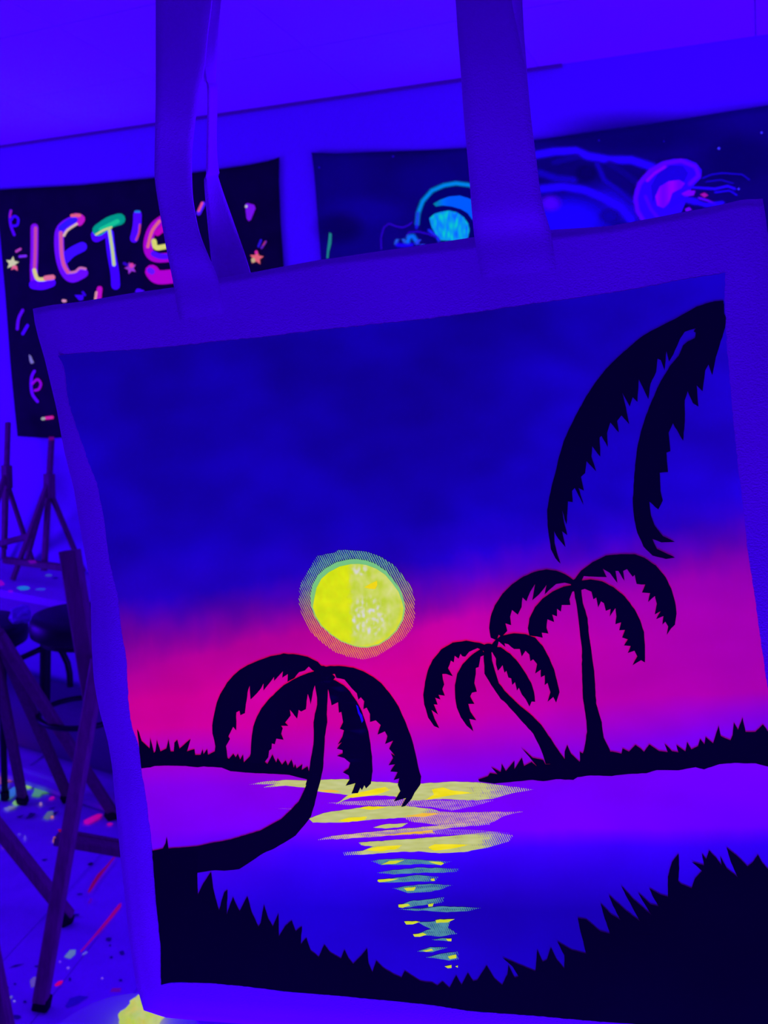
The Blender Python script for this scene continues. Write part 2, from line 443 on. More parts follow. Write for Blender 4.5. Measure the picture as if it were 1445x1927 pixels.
ban, sban = wallcloth('party_banner', (
    [(-8,358),(60,354),(150,349),(285,336),(400,321),(470,311),(510,303),(527,297)],
    [(34,821),(95,825),(250,815),(400,800),(552,786)],
    [(-8,358),(2,440),(12,560),(22,690),(34,821)],
    [(527,297),(526,340),(529,420),(535,503),(545,650),(552,786)]), M_BANNER,
    'black party banner with hand painted neon letters LET\'S on the wall', 0.006, 0.006, 3.0)
def zl(p): return zz(0, 330, 360, 1387, p)
def zr(p): return zz(280, 0, 560, 964, p)
_boff = [0.0012]
def letter(name, strokes, label=None):
    """strokes: (points, width, colour); each letter is one part with the brush strokes as its sub-parts"""
    root = None
    for pts, wd, col in strokes:
        _boff[0] += 0.00008
        if root is None: root = painted(name, [stroke(pts, wd * 1.12)], col, sban, _boff[0], IRW, M_PAINT, ban, 30, label=label)
        else: painted('brush_stroke', [stroke(pts, wd * 1.1)], col, sban, _boff[0], IRW, M_PAINT, root, 30)
k_ = 360 / 1387
letter('letter', [(zl([(262,380),(262,560),(258,690),(262,790)]), 50*k_, (120,10,205)),
                  (zl([(255,795),(320,800),(385,780)]), 58*k_, (75,0,250)),
                  (zl([(270,385),(268,560),(262,700)]), 22*k_, (190,70,140)),
                  (zl([(262,690),(285,752),(340,755)]), 26*k_, (215,205,110)),
                  (zl([(345,748),(395,742)]), 34*k_, (225,110,130))], 'neon letter L')
letter('letter', [(zl([(590,320),(510,345),(450,400),(440,500),(455,620),(490,710),(540,745),(615,710)]), 62*k_, (105,10,225)),
                  (zl([(480,610),(530,560),(605,520)]), 64*k_, (60,10,250)),
                  (zl([(560,300),(600,315),(585,345)]), 44*k_, (190,20,175)),
                  (zl([(455,385),(505,345),(550,325)]), 40*k_, (45,20,255)),
                  (zl([(530,295),(585,292)]), 22*k_, (225,95,115)),
                  (zl([(452,420),(458,560),(475,650),(505,705)]), 26*k_, (205,80,140)),
                  (zl([(475,440),(500,400),(565,355)]), 16*k_, (215,180,150)),
                  (zl([(520,708),(560,700),(590,675),(630,680)]), 16*k_, (200,110,160))], 'neon letter E')
letter('letter', [(zl([(800,420),(815,560),(840,700),(848,800)]), 56*k_, (60,0,250)),
                  (zl([(690,430),(705,465),(770,430)]), 40*k_, (70,0,245)),
                  (zl([(720,400),(800,345),(875,320)]), 76*k_, (0,150,120)),
                  (zl([(740,395),(800,365),(860,335)]), 30*k_, (20,195,130)),
                  (zl([(705,432),(760,400),(815,380)]), 14*k_, (200,215,120)),
                  (zl([(800,390),(812,470),(825,560),(835,650)]), 22*k_, (190,205,130))], 'neon letter T')
letter('apostrophe', [(zl([(1005,285),(1000,370),(980,460)]), 54*k_, (75,5,250)),
                      (zl([(1022,360),(1015,420),(995,470)]), 14*k_, (190,60,120)),
                      (zl([(990,265),(1020,265)]), 14*k_, (20,120,190))])
letter('letter', [(zl([(1230,300),(1130,370),(1085,470),(1090,560),(1150,600),(1290,590)]), 60*k_, (165,0,185)),
                  (zl([(1120,570),(1180,590),(1300,585)]), 36*k_, (75,10,245)),
                  (zl([(1165,335),(1110,410),(1080,520)]), 20*k_, (225,100,120)),
                  (zl([(1125,480),(1140,525),(1200,520),(1280,505)]), 34*k_, (215,215,100)),
                  (zl([(1150,420),(1190,390)]), 40*k_, (190,0,170)),
                  (zl([(1110,700),(1160,740),(1300,730)]), 92*k_, (175,0,185)),
                  (zl([(1095,690),(1110,700)]), 40*k_, (100,20,235))], 'neon letter S')
# fragments of the lower lines of lettering and the confetti
def deco(name, polys_cols):
    root = None
    for pts, col in polys_cols:
        _boff[0] += 0.00008
        ob = painted(name if root is None else 'brush_stroke', [pts], col, sban, _boff[0], IRW, M_PAINT, ban if root is None else root, 30)
        root = root or ob
deco('letter_tip', [(stroke(zl([(735,825),(728,900)]), 40*k_), (190,10,175)), (stroke(zl([(712,850),(705,900)]), 16*k_), (220,150,140))])
deco('letter_tip', [(zl([(555,870),(620,870),(618,905),(590,910)]), (60,0,230)), (stroke(zl([(615,850),(630,870)]), 18*k_), (50,0,200))])
deco('letter_tip', [(blob(*zl([(480,912)])[0], 5, 3), (215,140,160))])
deco('letter_tip', [(blob(*zl([(1020,845)])[0], 8, 5), (70,0,250))])
deco('letter_tip', [(stroke(zl([(180,980),(150,1040),(140,1115)]), 22*k_), (85,5,205)), (stroke(zl([(215,1090),(180,1150)]), 22*k_), (65,0,225))])
deco('confetti_swirl', [(stroke(zl([(95,260),(88,300),(95,370),(120,435)]), 20*k_), (75,0,215)), (stroke(zl([(95,330),(120,300),(148,320),(140,365),(105,370)]), 18*k_), (55,0,225)), (stroke(zl([(96,262),(88,305)]), 14*k_), (150,20,150))])
deco('confetti_star', [(star(*zl([(105,640)])[0], 13, 0.15), (200,200,140)), (zl([(95,690),(110,655),(140,660),(145,695),(118,680)]), (225,95,120))])
deco('confetti_dash', [(stroke(zl([(135,555),(165,538)]), 18*k_), (175,60,160))])
deco('confetti_dash', [(stroke(zl([(160,592),(205,588)]), 18*k_), (120,40,210))])
deco('confetti_star', [(star(*zl([(958,675)])[0], 12, -0.3), (150,50,190)), (stroke(zl([(910,640),(930,650)]), 20*k_), (45,0,170)), (blob(*zl([(965,655)])[0], 5, 5), (215,60,150))])
deco('confetti_dash', [(zl([(225,1300),(240,1310),(262,1360),(240,1368),(230,1345)]), (120,110,160))])
deco('confetti_swirl', [(stroke(zl([(265,1420),(245,1460),(240,1530),(250,1590),(285,1640)]), 20*k_), (90,0,220)), (stroke(zl([(250,1510),(285,1480),(310,1510),(295,1550),(265,1560)]), 18*k_), (140,0,180))])
deco('confetti_dash', [(stroke(zl([(345,1760),(390,1755)]), 24*k_), (205,30,130)), (stroke(zl([(320,1765),(330,1763)]), 22*k_), (150,160,140))])
deco('confetti_dash', [(stroke(zr([(365,1325),(335,1385)]), 9), (75,20,245)), (stroke(zr([(358,1320),(335,1370)]), 5), (220,70,140))])
deco('confetti_triangle', [(zr([(635,1330),(650,1320),(695,1332),(703,1355),(672,1430),(658,1437),(645,1420)]), (115,15,215)), (blob(*zr([(643,1342)])[0], 2.5, 2.5), (190,190,180))])
deco('confetti_star', [(star(*zr([(710,1675)])[0], 13.5, 0.1), (225,95,110)), (blob(*zr([(688,1690)])[0], 4, 4), (190,170,120)), (blob(*zr([(708,1640)])[0], 3, 4), (215,40,150))])
deco('confetti_dash', [(stroke(zr([(738,1560),(722,1600)]), 4.5), (40,15,200))])
deco('confetti_dash', [(stroke(zr([(768,1570),(742,1610)]), 4.5), (90,25,170)), (stroke(zr([(765,1570),(752,1592)]), 2.4), (170,50,90))])

tap, stap = wallcloth('jellyfish_tapestry', (
    [(588,288),(640,290),(700,287),(800,283),(885,279),(950,272),(1005,265),(1150,244),(1300,223),(1445,199),(1640,165)],
    [(628,760),(900,752),(1200,742),(1660,730)],
    [(588,288),(593,330),(598,400),(605,487),(616,620),(628,760)],
    [(1640,165),(1650,450),(1660,730)]), M_NAVY,
    'dark blue tapestry with glowing jellyfish on the wall', 0.006, 0.006, 9.0)
_toff = [0.0012]
def tp(name, polys, col, parent=None, cell=12):
    _toff[0] += 0.00008
    return painted(name, polys, col, stap, _toff[0], IRW, M_SOFT if (callable(col) and len(col(*polys[0][0])) > 3) else M_PAINT, parent or tap, cell)
def soft(rgb, cx, cy, rx, ry, amax=1.0, rot=0.0):
    def f(x, y):
        dx, dy = x - cx, y - cy
        a = (dx * math.cos(rot) + dy * math.sin(rot)) / rx; b = (-dx * math.sin(rot) + dy * math.cos(rot)) / ry
        return (*rgb, amax * (1 - sstep(0.25, 1.0, math.hypot(a, b))))
    return f
def ell(cx, cy, rx, ry, n=26, rot=0.0): return blob(cx, cy, rx, ry, n, 0.0, rot)
def soft_stroke(name, pts, wd, rgb, parent=None, amax=0.9):
    def f(x, y):
        best = 1e9
        for a, b in zip(pts, pts[1:]):
            dx, dy = b[0] - a[0], b[1] - a[1]; q = clamp(((x - a[0]) * dx + (y - a[1]) * dy) / (dx * dx + dy * dy))
            best = min(best, math.hypot(x - a[0] - dx * q, y - a[1] - dy * q))
        return (*rgb, amax * (1 - sstep(0.15, 1.0, best / (wd / 2))))
    return tp(name, [stroke(pts, wd)], f, parent, max(2.5, wd / 6))
# drifting light in the dark water
for cx, cy, rx, ry, c, a in ((690,400,110,45,(18,0,165),0.5),(800,340,120,60,(14,0,140),0.5),(640,430,60,40,(8,0,90),0.6),(1200,250,200,50,(8,0,100),0.5),(1390,300,90,60,(8,0,95),0.5)):
    tp('water_glow', [ell(cx, cy, rx, ry)], soft(c, cx, cy, rx, ry, a), None, 16)
def ztb(p): return zz(560, 250, 920, 1445, p)
tp('seaweed_blade', [ztb([(245,755),(265,765),(262,840),(245,900),(240,950),(225,950),(230,880),(238,820)])], (30,125,125))
# green and blue jellyfish
jf = tp('jellyfish_bell', [ztb([(905,620),(920,540),(960,470),(1030,415),(1110,385),(1210,372),(1305,380),(1440,420),(1500,520),(1520,660),(1500,800),(1060,830),(960,760),(940,700)])], (4,0,95))
def rimcol(x, y): return (0, 60 + 90 * sstep(905, 800, x) * 1.0, 215 - 60 * sstep(860, 800, x))
soft_stroke('bell_rim', ztb([(910,690),(918,610),(950,520),(1020,440),(1110,400),(1200,385),(1300,398),(1400,430)]), 12, (0,135,215), jf, 1.0)
soft_stroke('bell_rim', ztb([(905,720),(912,660),(915,610)]), 10, (25,20,225), jf, 0.9)
tp('inner_bell', [ztb([(1030,540),(1080,510),(1150,485),(1230,478),(1300,500),(1420,560),(1430,640),(1325,660),(1290,610),(1240,580),(1170,560),(1100,552),(1050,560)])], lambda x, y: (0, 90 + 40 * sstep(850, 815, x), 255 - 110 * sstep(845, 815, x)), jf, 6)
def fringe(x, y):
    s = noise.noise(Vector((x * 0.22, y * 0.06, 4.0))); g = clamp(0.5 + 0.9 * s)
    return (10, 90 + 125 * g, 245 - 70 * g)
tp('fringe', [ztb([(1000,650),(1040,615),(1090,600),(1150,590),(1210,605),(1260,640),(1295,690),(1305,740),(1290,805),(1180,820),(1090,815),(1050,770),(1020,720)])], fringe, jf, 3)
soft_stroke('tentacle', ztb([(1000,740),(1060,790),(1075,820)]), 9, (30,40,240), jf)
for pts in ([(640,880),(638,800),(660,720),(700,690),(750,710),(800,720),(850,700),(870,680)], [(830,790),(850,755),(920,750),(1000,770),(1050,790)]):
    soft_stroke('tentacle', ztb(pts), 6, (40,0,190), jf)
for pts, c in (([(750,840),(765,800),(795,790),(820,830)], (40,90,225)), ([(840,830),(850,790),(880,785),(905,820)], (10,110,240)), ([(910,835),(940,800),(970,815),(950,842)], (40,60,235)), ([(760,850),(810,855),(870,850)], (25,0,235))):
    soft_stroke('tentacle', ztb(pts), 9 if c[2] < 232 else 13, c, jf)
# large violet jellyfish
def zj(p): return zz(960, 240, 1445, 1445, p)
gi = soft_stroke('jellyfish_bell', zj([(60,190),(140,160),(250,140),(370,135),(440,165),(560,185),(680,185),(800,225)]), 24, (34,0,250), None, 1.0)
tp('glow_body', [ell(*zj([(330,520)])[0], 112, 62)], soft((24,0,228), *zj([(330,520)])[0], 112, 62, 1.0), gi, 10)
tp('glow_body', [ell(*zj([(620,440)])[0], 80, 34, rot=0.6)], soft((26,0,210), *zj([(620,440)])[0], 80, 34, 0.75, 0.6), gi, 10)
soft_stroke('bell_fold', zj([(180,350),(300,335),(420,355),(520,395),(620,450),(680,520)]), 26, (32,0,250), gi, 0.9)
soft_stroke('bell_fold', zj([(170,260),(260,290),(360,300)]), 24, (22,0,190), gi, 0.7)
soft_stroke('bell_fold', zj([(490,210),(530,300),(600,350),(680,420)]), 18, (20,0,175), gi, 0.8)
soft_stroke('bell_fold', zj([(560,210),(660,270),(710,310)]), 24, (14,0,130), gi, 0.8)
soft_stroke('bell_fold', zj([(250,200),(380,170)]), 20, (16,0,150), gi, 0.7)
tp('glow_body', [ell(*zj([(230,430)])[0], 26, 20)], soft((75,0,255), *zj([(230,430)])[0], 26, 20, 0.8), gi, 5)
tp('dark_fold', [ell(*zj([(430,260)])[0], 26, 20)], soft((8,0,90), *zj([(430,260)])[0], 26, 20, 0.9), gi, 5)
tp('dark_fold', [ell(*zj([(560,500)])[0], 26, 18)], soft((14,0,150), *zj([(560,500)])[0], 26, 18, 0.9), gi, 5)
# pink and violet jellyfish
pj = tp('jellyfish_bell', [zj([(690,420),(700,350),(735,285),(790,230),(850,195),(920,180),(990,182),(1045,205),(1075,245),(1070,290),(1040,320),(1020,340),(960,480),(900,495),(770,530),(730,490)])], (40,0,235))
soft_stroke('bell_rim', zj([(745,520),(715,470),(705,400),(725,320),(790,245),(870,205),(960,192),(1040,225),(1058,275),(1010,320)]), 13, (85,0,250), pj, 1.0)
soft_stroke('bell_rim', zj([(770,300),(810,260),(870,225)]), 9, (130,0,230), pj, 1.0)
tp('bell_shade', [zj([(790,330),(830,260),(900,215),(970,220),(1000,260),(980,305),(900,310),(830,360),(800,430)])], (24,0,190), pj)
soft_stroke('bell_rim', zj([(760,390),(790,460),(830,510)]), 10, (70,0,250), pj, 0.9)
tp('pink_core', [zj([(815,390),(840,335),(890,305),(950,298),(980,318),(960,345),(910,370),(890,430),(860,455),(825,440)])], lambda x, y: (120 + 20 * math.sin(x * 0.2), 0, 245), pj, 6)
tp('pink_core', [zj([(960,375),(1000,355),(1040,360),(1030,385),(980,392)])], (120,0,225), pj)
tp('pink_core', [zj([(1065,380),(1090,370),(1112,385),(1090,398)])], (165,15,150), pj)
tp('pink_core', [zj([(980,460),(1005,450),(1020,465),(990,478)])], (110,0,230), pj)
for pts, c, wd in (([(1060,400),(1110,415),(1150,435)], (95,0,240), 7), ([(1020,340),(1080,345),(1150,350),(1220,335),(1260,350)], (38,0,240), 8), ([(1080,290),(1130,270),(1190,262),(1300,270),(1340,300)], (24,0,190), 5), ([(1150,370),(1230,360),(1270,385)], (30,0,220), 6), ([(1100,310),(1180,300),(1250,320)], (22,0,180), 5), ([(1000,410),(1100,440),(1190,430)], (35,0,240), 14), ([(900,440),(960,400),(1040,420)], (36,0,240), 20)):
    soft_stroke('tentacle', zj(pts), wd, c, pj)
for x, y, r in ((1353,282,2.6),(1128,266,1.8),(1433,252,2.2),(1390,358,2.2),(742,296,2.2),(604,317,2.0),(1250,268,1.5)):
    tp('star_dot', [ell(x, y, r, r, 8)], (60,45,255) if x > 1300 else (26,0,170), None, 6)

# ================================================================== TABLE ALONG THE WALL WITH SMALL EASELS
TZ = 0.74
tf = on_z(60, 1122, TZ); td = (tf - W0).dot(WN)
ts1 = 1.55
tbl = empty('work_table', room(0.0, td / 2, 0), 'long white work table against the wall, under two small easels', 'table')
slab('tabletop', (-1.6, 0.03), (ts1, td), TZ - 0.03, TZ, M_TABLE, tbl, 0.004)
slab('apron', (-1.55, td - 0.05), (ts1 - 0.04, td - 0.03), TZ - 0.10, TZ - 0.03, M_APRON, tbl)
for s in (-1.5, ts1 - 0.08):
    for d in (0.08, td - 0.06):
        slab('leg', (s - 0.02, d - 0.02), (s + 0.02, d + 0.02), 0.0, TZ - 0.03, M_APRON, tbl)
_ra = (on_z(30, 1442, 0.05) - W0); slab('foot_rail', (-1.48, _ra.dot(WN) - 0.035), (ts1 - 0.1, _ra.dot(WN) + 0.0), 0.0, 0.05, M_TABLE, tbl, 0.005)
_rb = (on_z(30, 1462, 0.025) - W0); slab('foot_rail', (-1.48, _rb.dot(WN) - 0.03), (ts1 - 0.1, _rb.dot(WN) + 0.0), 0.0, 0.025, M_TABLE, tbl, 0.004)
bx = slab('shade_box', (-0.95, 0.06), (1.30, 0.335), 0.0, 0.25, M_SHADEBOX)  # dark box added to stand in for the shade under the table
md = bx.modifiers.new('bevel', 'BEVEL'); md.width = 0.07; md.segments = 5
tag(bx, 'long dark blue box added for the shade under the wall table', 'box')
def surf_tab(x, y, off): return on_z(x, y, TZ) + Vector((0, 0, off))
for k, (pts, c) in enumerate(((blob(45, 1107, 12, 3.5, 12), (25,110,215)), (blob(76, 1109, 10, 2.2, 12), (40,60,225)), (blob(91, 1083, 6, 2.5), (50,60,205)), (blob(104, 1088, 6, 1.6), (15,0,140)), (blob(1, 1098, 7, 5), (130,0,200)), (blob(20, 1113, 5, 2), (110,0,215)))):
    painted('paint_drop', [pts], c, surf_tab, 0.0006 + 0.0001 * k, 0.8, M_PAINT, tbl)

def wd_pt(x, y, d): return on_wall(x, y, d)
def table_easel(label, mast, collar, feet, tray, dm):
    (tx, ty), (bx, by) = mast
    d0, d1 = dm
    top = wd_pt(tx, ty, d0); bot = wd_pt(bx, by, d1)
    e = empty('table_easel', Vector((bot.x, bot.y, TZ)), label, 'easel', 'small wooden easels on the wall table')
    bar('mast', top, bot, 0.024, 0.018, M_WOOD2, e, WN)
    cpt = wd_pt(*collar, (d0 + d1) / 2)
    for f in feet:
        fp = on_z(*f, TZ + 0.008)
        k = (fp - W0).dot(WN)
        if k < 0.03: fp += WN * (0.03 - k)
        bar('leg', cpt + WN * 0.012 + (fp - cpt).normalized() * 0.0, fp, 0.02, 0.018, M_WOOD2, e, WN)
    bar('clamp_block', cpt + Vector((0, 0, 0.045)), cpt - Vector((0, 0, 0.055)), 0.042, 0.034, M_WOOD2, e, WN)
    if tray:
        a = wd_pt(*tray[0], d1 + 0.025); b = wd_pt(*tray[1], d1 + 0.025)
        bar('tray', a, b, 0.03, 0.026, M_WOOD2, e, Vector((0, 0, 1)))
    return e
table_easel('small wooden easel on the wall table, cut off by the left photo edge', ((15, 795), (8, 1034)), (13, 895), ((-48, 1096), (82, 1056), (64, 1040)), ((-50, 1036), (58, 1008)), (0.10, 0.22))
e2 = table_easel('small wooden easel on the wall table with red paint on its tray, beside the bag', ((97, 826), (83, 1074)), (93, 912), ((24, 1091), (172, 1072), (128, 1042)), ((10, 1054), (150, 1072)), (0.12, 0.26))
def surf_tray(x, y, off): return wd_pt(x, y, 0.26 + 0.025 + 0.018) + WN * off
painted('paint_smear', [[(52,1055),(66,1054),(70,1059),(58,1061)]], (95,0,130), surf_tray, 0.001, 0.8, M_PAINT, e2)
painted('paint_smear', [[(92,822),(102,822),(102,828),(92,829)]], (95,0,90), lambda x, y, o: wd_pt(x, y, 0.135) + WN * o, 0.001, 0.8, M_PAINT, e2)

# ================================================================== STOOLS
def stool(loc, seat_z, seat_r, ring_z, ring_r, rot, label):
    x, y = loc
    st = empty('bar_stool', (x, y, 0), label, 'stool', 'black stools at the wall table')
    bm = bmesh.new(); h = 0.085
    add_lathe(bm, (x, y, seat_z - h), [(0, 0), (seat_r * 0.9, 0), (seat_r * 0.985, 0.01), (seat_r, 0.03), (seat_r * 0.99, 0.055), (seat_r * 0.93, 0.075), (seat_r * 0.8, 0.083), (0, h)])
    bm_obj('seat', bm, M_BLACK, st, True)
    bm = bmesh.new(); add_lathe(bm, (x, y, seat_z - h - 0.02), [(0, 0), (seat_r * 0.8, 0), (seat_r * 0.8, 0.02), (0, 0.02)]); bm_obj('seat_plate', bm, M_BLACK, st)
    for k in range(4 if rot is not None else 0):
        a = rot + k * math.pi / 2; c, s = math.cos(a), math.sin(a)
        pts = []
        for t in range(9):
            u = t / 8; z = (seat_z - h - 0.005) * (1 - u)
            r = seat_r * 0.62 + (ring_r * 1.12 - seat_r * 0.62) * (math.sin(min(1, u * 1.15) * math.pi / 2))
            pts.append((x + r * c, y + r * s, z + 0.006 * (u == 1)))
        bm = bmesh.new(); add_tube(bm, pts, 0.012, 10); lg = bm_obj('leg', bm, M_BLACK, st, True)
        p = Vector(pts[-1]); bm = bmesh.new(); add_lathe(bm, (p.x, p.y, 0), [(0, 0), (0.016, 0), (0.016, 0.03), (0, 0.03)], 12)
        bm_obj('foot_cap', bm, M_RUBBER, lg)
    bm = bmesh.new(); add_tube(bm, [(x + ring_r * math.cos(t * math.pi / 20), y + ring_r * math.sin(t * math.pi / 20), ring_z) for t in range(40)], 0.010, 10, True)
    bm_obj('foot_ring', bm, M_BLACK, st, True)
    return st
SY = 2.66
sc = on_y(152, 1150, SY); rc = on_y(152, 1340, SY)
def tube_part(name, pts, r, parent, n=10):
    bm = bmesh.new(); add_tube(bm, pts, r, n); return bm_obj(name, bm, M_BLACK, parent, True)
s1 = stool((sc.x, sc.y), sc.z, 0.165, rc.z, 0.142, None, 'black round stool with foot ring, half hidden by the bag edge')
pc = on_y(86, 1200, SY - 0.02); pb = on_y(84, 1330, SY - 0.02)
tube_part('column', [pc + Vector((0, 0, 0.03)), pc, pb], 0.018, s1, 14)
tube_part('brace', [on_y(84, 1218, SY - 0.02), on_y(60, 1229, SY - 0.03), on_y(34, 1241, SY - 0.05), on_y(16, 1262, SY - 0.06)], 0.010, s1)
tube_part('brace', [on_y(x, y, SY + 0.03) for x, y in ((98, 1200), (108, 1214), (118, 1229), (127, 1248), (131, 1268), (132, 1292))], 0.011, s1)
for fx, fy, k in ((226, 1520, 0.3), (262, 1556, 0.5), (310, 1530, 0.6)):
    f = on_z(fx, fy, 0.006); tp_ = Vector((sc.x + 0.10 * k + 0.05, sc.y + (0.05 if fy < 1525 else -0.02), sc.z - 0.09))
    lg = tube_part('leg', [tp_, tp_.lerp(f, 0.5) + Vector((0.02, 0, 0)), f], 0.012, s1)
sc2 = on_y(-64, 1168, 2.76)
s2 = stool((sc2.x, sc2.y), sc2.z, 0.205, 0.36, 0.10, math.radians(45), 'black round stool at the left photo edge, white plastic bag on it')
def crumple(name, c, r, mat, label, cat, seed, flat=0.6, sub=4, amp=0.35, parent=None):
    bm = bmesh.new(); bmesh.ops.create_icosphere(bm, subdivisions=sub, radius=1.0)
    zmin = 9
    for v in bm.verts:
        q = v.co.copy(); k = 1 + amp * noise.noise(q * 1.6 + Vector((seed, 0, 0))) + amp * 0.5 * abs(noise.noise(q * 4 + Vector((0, seed, 0)))) 
        v.co = Vector((q.x * k * r[0], q.y * k * r[1], q.z * k * r[2] * flat)); zmin = min(zmin, v.co.z)
    for v in bm.verts: v.co += Vector(c) - Vector((0, 0, zmin))
    o = bm_obj(name, bm, mat, parent)
    if label: tag(o, label, cat)
    return o
pb_ = on_y(38, 1166, 2.74)
crumple('plastic_bag', (pb_.x + 0.0, 2.74, sc2.z + 0.001), (0.036, 0.04, 0.05), M_BAGPL, 'crumpled white plastic bag lying on the left black stool', 'bag', 3.0)

# ================================================================== LARGE EASELS IN FRONT
# easel with the crossbar, beside the bag
FY = 1.95
foot = on_z(77, 1902, 0.0)
eA = empty('floor_easel', (foot.x, foot.y, 0), 'dark wooden floor easel with a crossbar, directly left of the bag', 'easel', 'dark wooden floor easels')
topA = on_y(131, 1036, 2.02); midA = on_y(174, 1300, 2.0)
bar('post', topA, midA + (midA - topA).normalized() * 0.02, 0.05, 0.034, M_WOOD2, eA, Vector((0, 1, 0)))
lA = bar('leg', foot + Vector((0, 0, 0.028)) , on_y(186, 1240, 1.96), 0.036, 0.030, M_WOOD, eA, Vector((0, 1, 0)))
_d = (on_y(186, 1240, 1.96) - foot).normalized()
bar('rubber_foot', foot + _d * 0.0 + Vector((0, 0, 0.006)), foot + _d * 0.035, 0.040, 0.034, M_RUBBER, lA, Vector((0, 1, 0)))
trA = bar('crossbar', on_y(106, 1578, 2.02), on_y(300, 1612, 2.02), 0.035, 0.028, M_WOOD2, eA, Vector((0, 0, 1)))
bar('crossbar_slat', on_y(116, 1564, 2.035), on_y(300, 1597, 2.035), 0.012, 0.010, M_WOOD2, eA, Vector((0, 0, 1)))
painted('paint_smear', [[(108,1561),(122,1559),(123,1565),(112,1566)]], (130,0,60), lambda x, y, o: on_y(x, y, 2.005 - o), 0.0, 0.7, M_PAINT, eA)
painted('paint_smear', [[(100,1575),(104,1574),(106,1586),(103,1588)]], (160,80,110), lambda x, y, o: on_y(x, y, 2.004 - o), 0.0, 0.7, M_PAINT, eA)
# leg of another easel entering from the left
fB = on_z(129, 1738, 0.0)
eB = empty('floor_easel', (fB.x, fB.y, 0), 'dark wooden easel leg with black rubber foot, slanting in from the left photo edge', 'easel', 'dark wooden floor easels')
tB = on_y(-110, 1423, 2.0)
lB = bar('leg', fB + Vector((0, 0, 0.025)), tB, 0.036, 0.03, M_WOOD, eB, Vector((0, 1, 0)))
_d = (tB - fB).normalized(); bar('rubber_foot', fB + Vector((0, 0, 0.006)), fB + _d * 0.05, 0.038, 0.032, M_RUBBER, lB, Vector((0, 1, 0)))
fB2 = on_z(14, 1960, 0.0)
bar('leg', fB2 + Vector((0, 0, 0.02)), on_y(-34, 1700, 1.7), 0.034, 0.03, M_WOOD, eB, Vector((0, 1, 0)))
bar('leg', fB2 + Vector((-0.35, 0.5, 0.02)), tB + Vector((0.0, 0.02, 0.02)), 0.034, 0.03, M_WOOD, eB, Vector((0, 1, 0)))
bar('clamp_block', tB - _d * 0.06, tB + _d * 0.08, 0.06, 0.06, M_WOOD, eB, Vector((0, 1, 0)))
# tripod easel standing further back
GY = 2.42
apex = on_y(-12, 1188, GY)
fG = [on_z(43, 1511, 0), on_z(128, 1508, 0), on_z(213, 1540, 0)]
eG = empty('floor_easel', (fG[1].x, fG[1].y, 0), 'dark wooden tripod easel standing on the paint splattered floor by the wall table', 'easel', 'dark wooden floor easels')
for k, f in enumerate(fG):
    a = apex + Vector((0.02 * k - 0.01, -0.03 * (k == 2), 0))
    lg = bar('leg', f + Vector((0, 0, 0.02)), a, 0.036 if k else 0.032, 0.026, M_WOOD2, eG, Vector((0, 1, 0)))
    d_ = (a - f).normalized(); bar('rubber_foot', f + Vector((0, 0, 0.005)), f + d_ * 0.035, 0.04, 0.03, M_RUBBER, lg, Vector((0, 1, 0)))
bar('mast', apex - Vector((0, 0, 0.12)), apex + Vector((-0.22, 0.1, 0.5)), 0.036, 0.026, M_WOOD2, eG, Vector((0, 1, 0)))
bar('clamp_block', apex + Vector((0.012, -0.03, -0.05)), apex + Vector((-0.012, -0.03, 0.05)), 0.07, 0.03, M_WOOD2, eG, Vector((0, 1, 0)))

# ================================================================== WHITE ROUND STOOL BELOW THE BAG
RZ = 0.47
pA, pB, pC = (on_z(*p, RZ) for p in ((103, 1927), (165, 1887), (240, 1866)))
def circum(a, b, c):
    D = 2 * (a.x * (b.y - c.y) + b.x * (c.y - a.y) + c.x * (a.y - b.y)); q = [p.x ** 2 + p.y ** 2 for p in (a, b, c)]
    return ((q[0] * (b.y - c.y) + q[1] * (c.y - a.y) + q[2] * (a.y - b.y)) / D, (q[0] * (c.x - b.x) + q[1] * (a.x - c.x) + q[2] * (b.x - a.x)) / D)
rx_, ry_ = circum(pA, pB, pC); rr = math.hypot(pA.x - rx_, pA.y - ry_)
ws = empty('round_stool', (rx_, ry_, 0), 'white round stool top below the lower left bag corner', 'stool')
bm = bmesh.new(); add_lathe(bm, (rx_, ry_, RZ - 0.03), [(0, 0), (rr - 0.006, 0), (rr, 0.006), (rr, 0.024), (rr - 0.006, 0.03), (0, 0.03)], 56); bm_obj('seat', bm, M_TABLE, ws)
for k in range(4):
    a = math.pi / 4 + k * math.pi / 2
    p0 = Vector((rx_ + rr * 0.55 * math.cos(a), ry_ + rr * 0.55 * math.sin(a), RZ - 0.03)); p1 = Vector((rx_ + rr * 0.9 * math.cos(a), ry_ + rr * 0.9 * math.sin(a), 0.008))
    bm = bmesh.new(); add_tube(bm, [p0, p1], 0.013, 12); bm_obj('leg', bm, M_TABLE, ws, True)
yp = on_z(252, 1915, RZ)
bm = bmesh.new(); bmesh.ops.create_icosphere(bm, subdivisions=4, radius=1.0)
lay = bm.verts.layers.float_color.new('paint')
for v in bm.verts:
    q = v.co.copy(); k = 1 + 0.4 * noise.noise(q * 1.5 + Vector((5, 0, 0))) + 0.22 * abs(noise.noise(q * 4 + Vector((0, 5, 0))))
    v[lay] = pcol((185 + 20 * noise.noise(q * 3), 198 + 12 * noise.noise(q * 2.2), 90 + 70 * clamp(q.y * 0.8)), 0.7)
    v.co = Vector((q.x * k * 0.032, q.y * k * 0.028, max(-0.02, q.z * k * 0.022) + 0.0205)) + Vector((yp.x + 0.022, yp.y - 0.012, RZ))
yo = bm_obj('crumpled_paper', bm, M_PAINT, None); tag(yo, 'crumpled fluorescent yellow paper behind the lower left bag corner', 'paper')

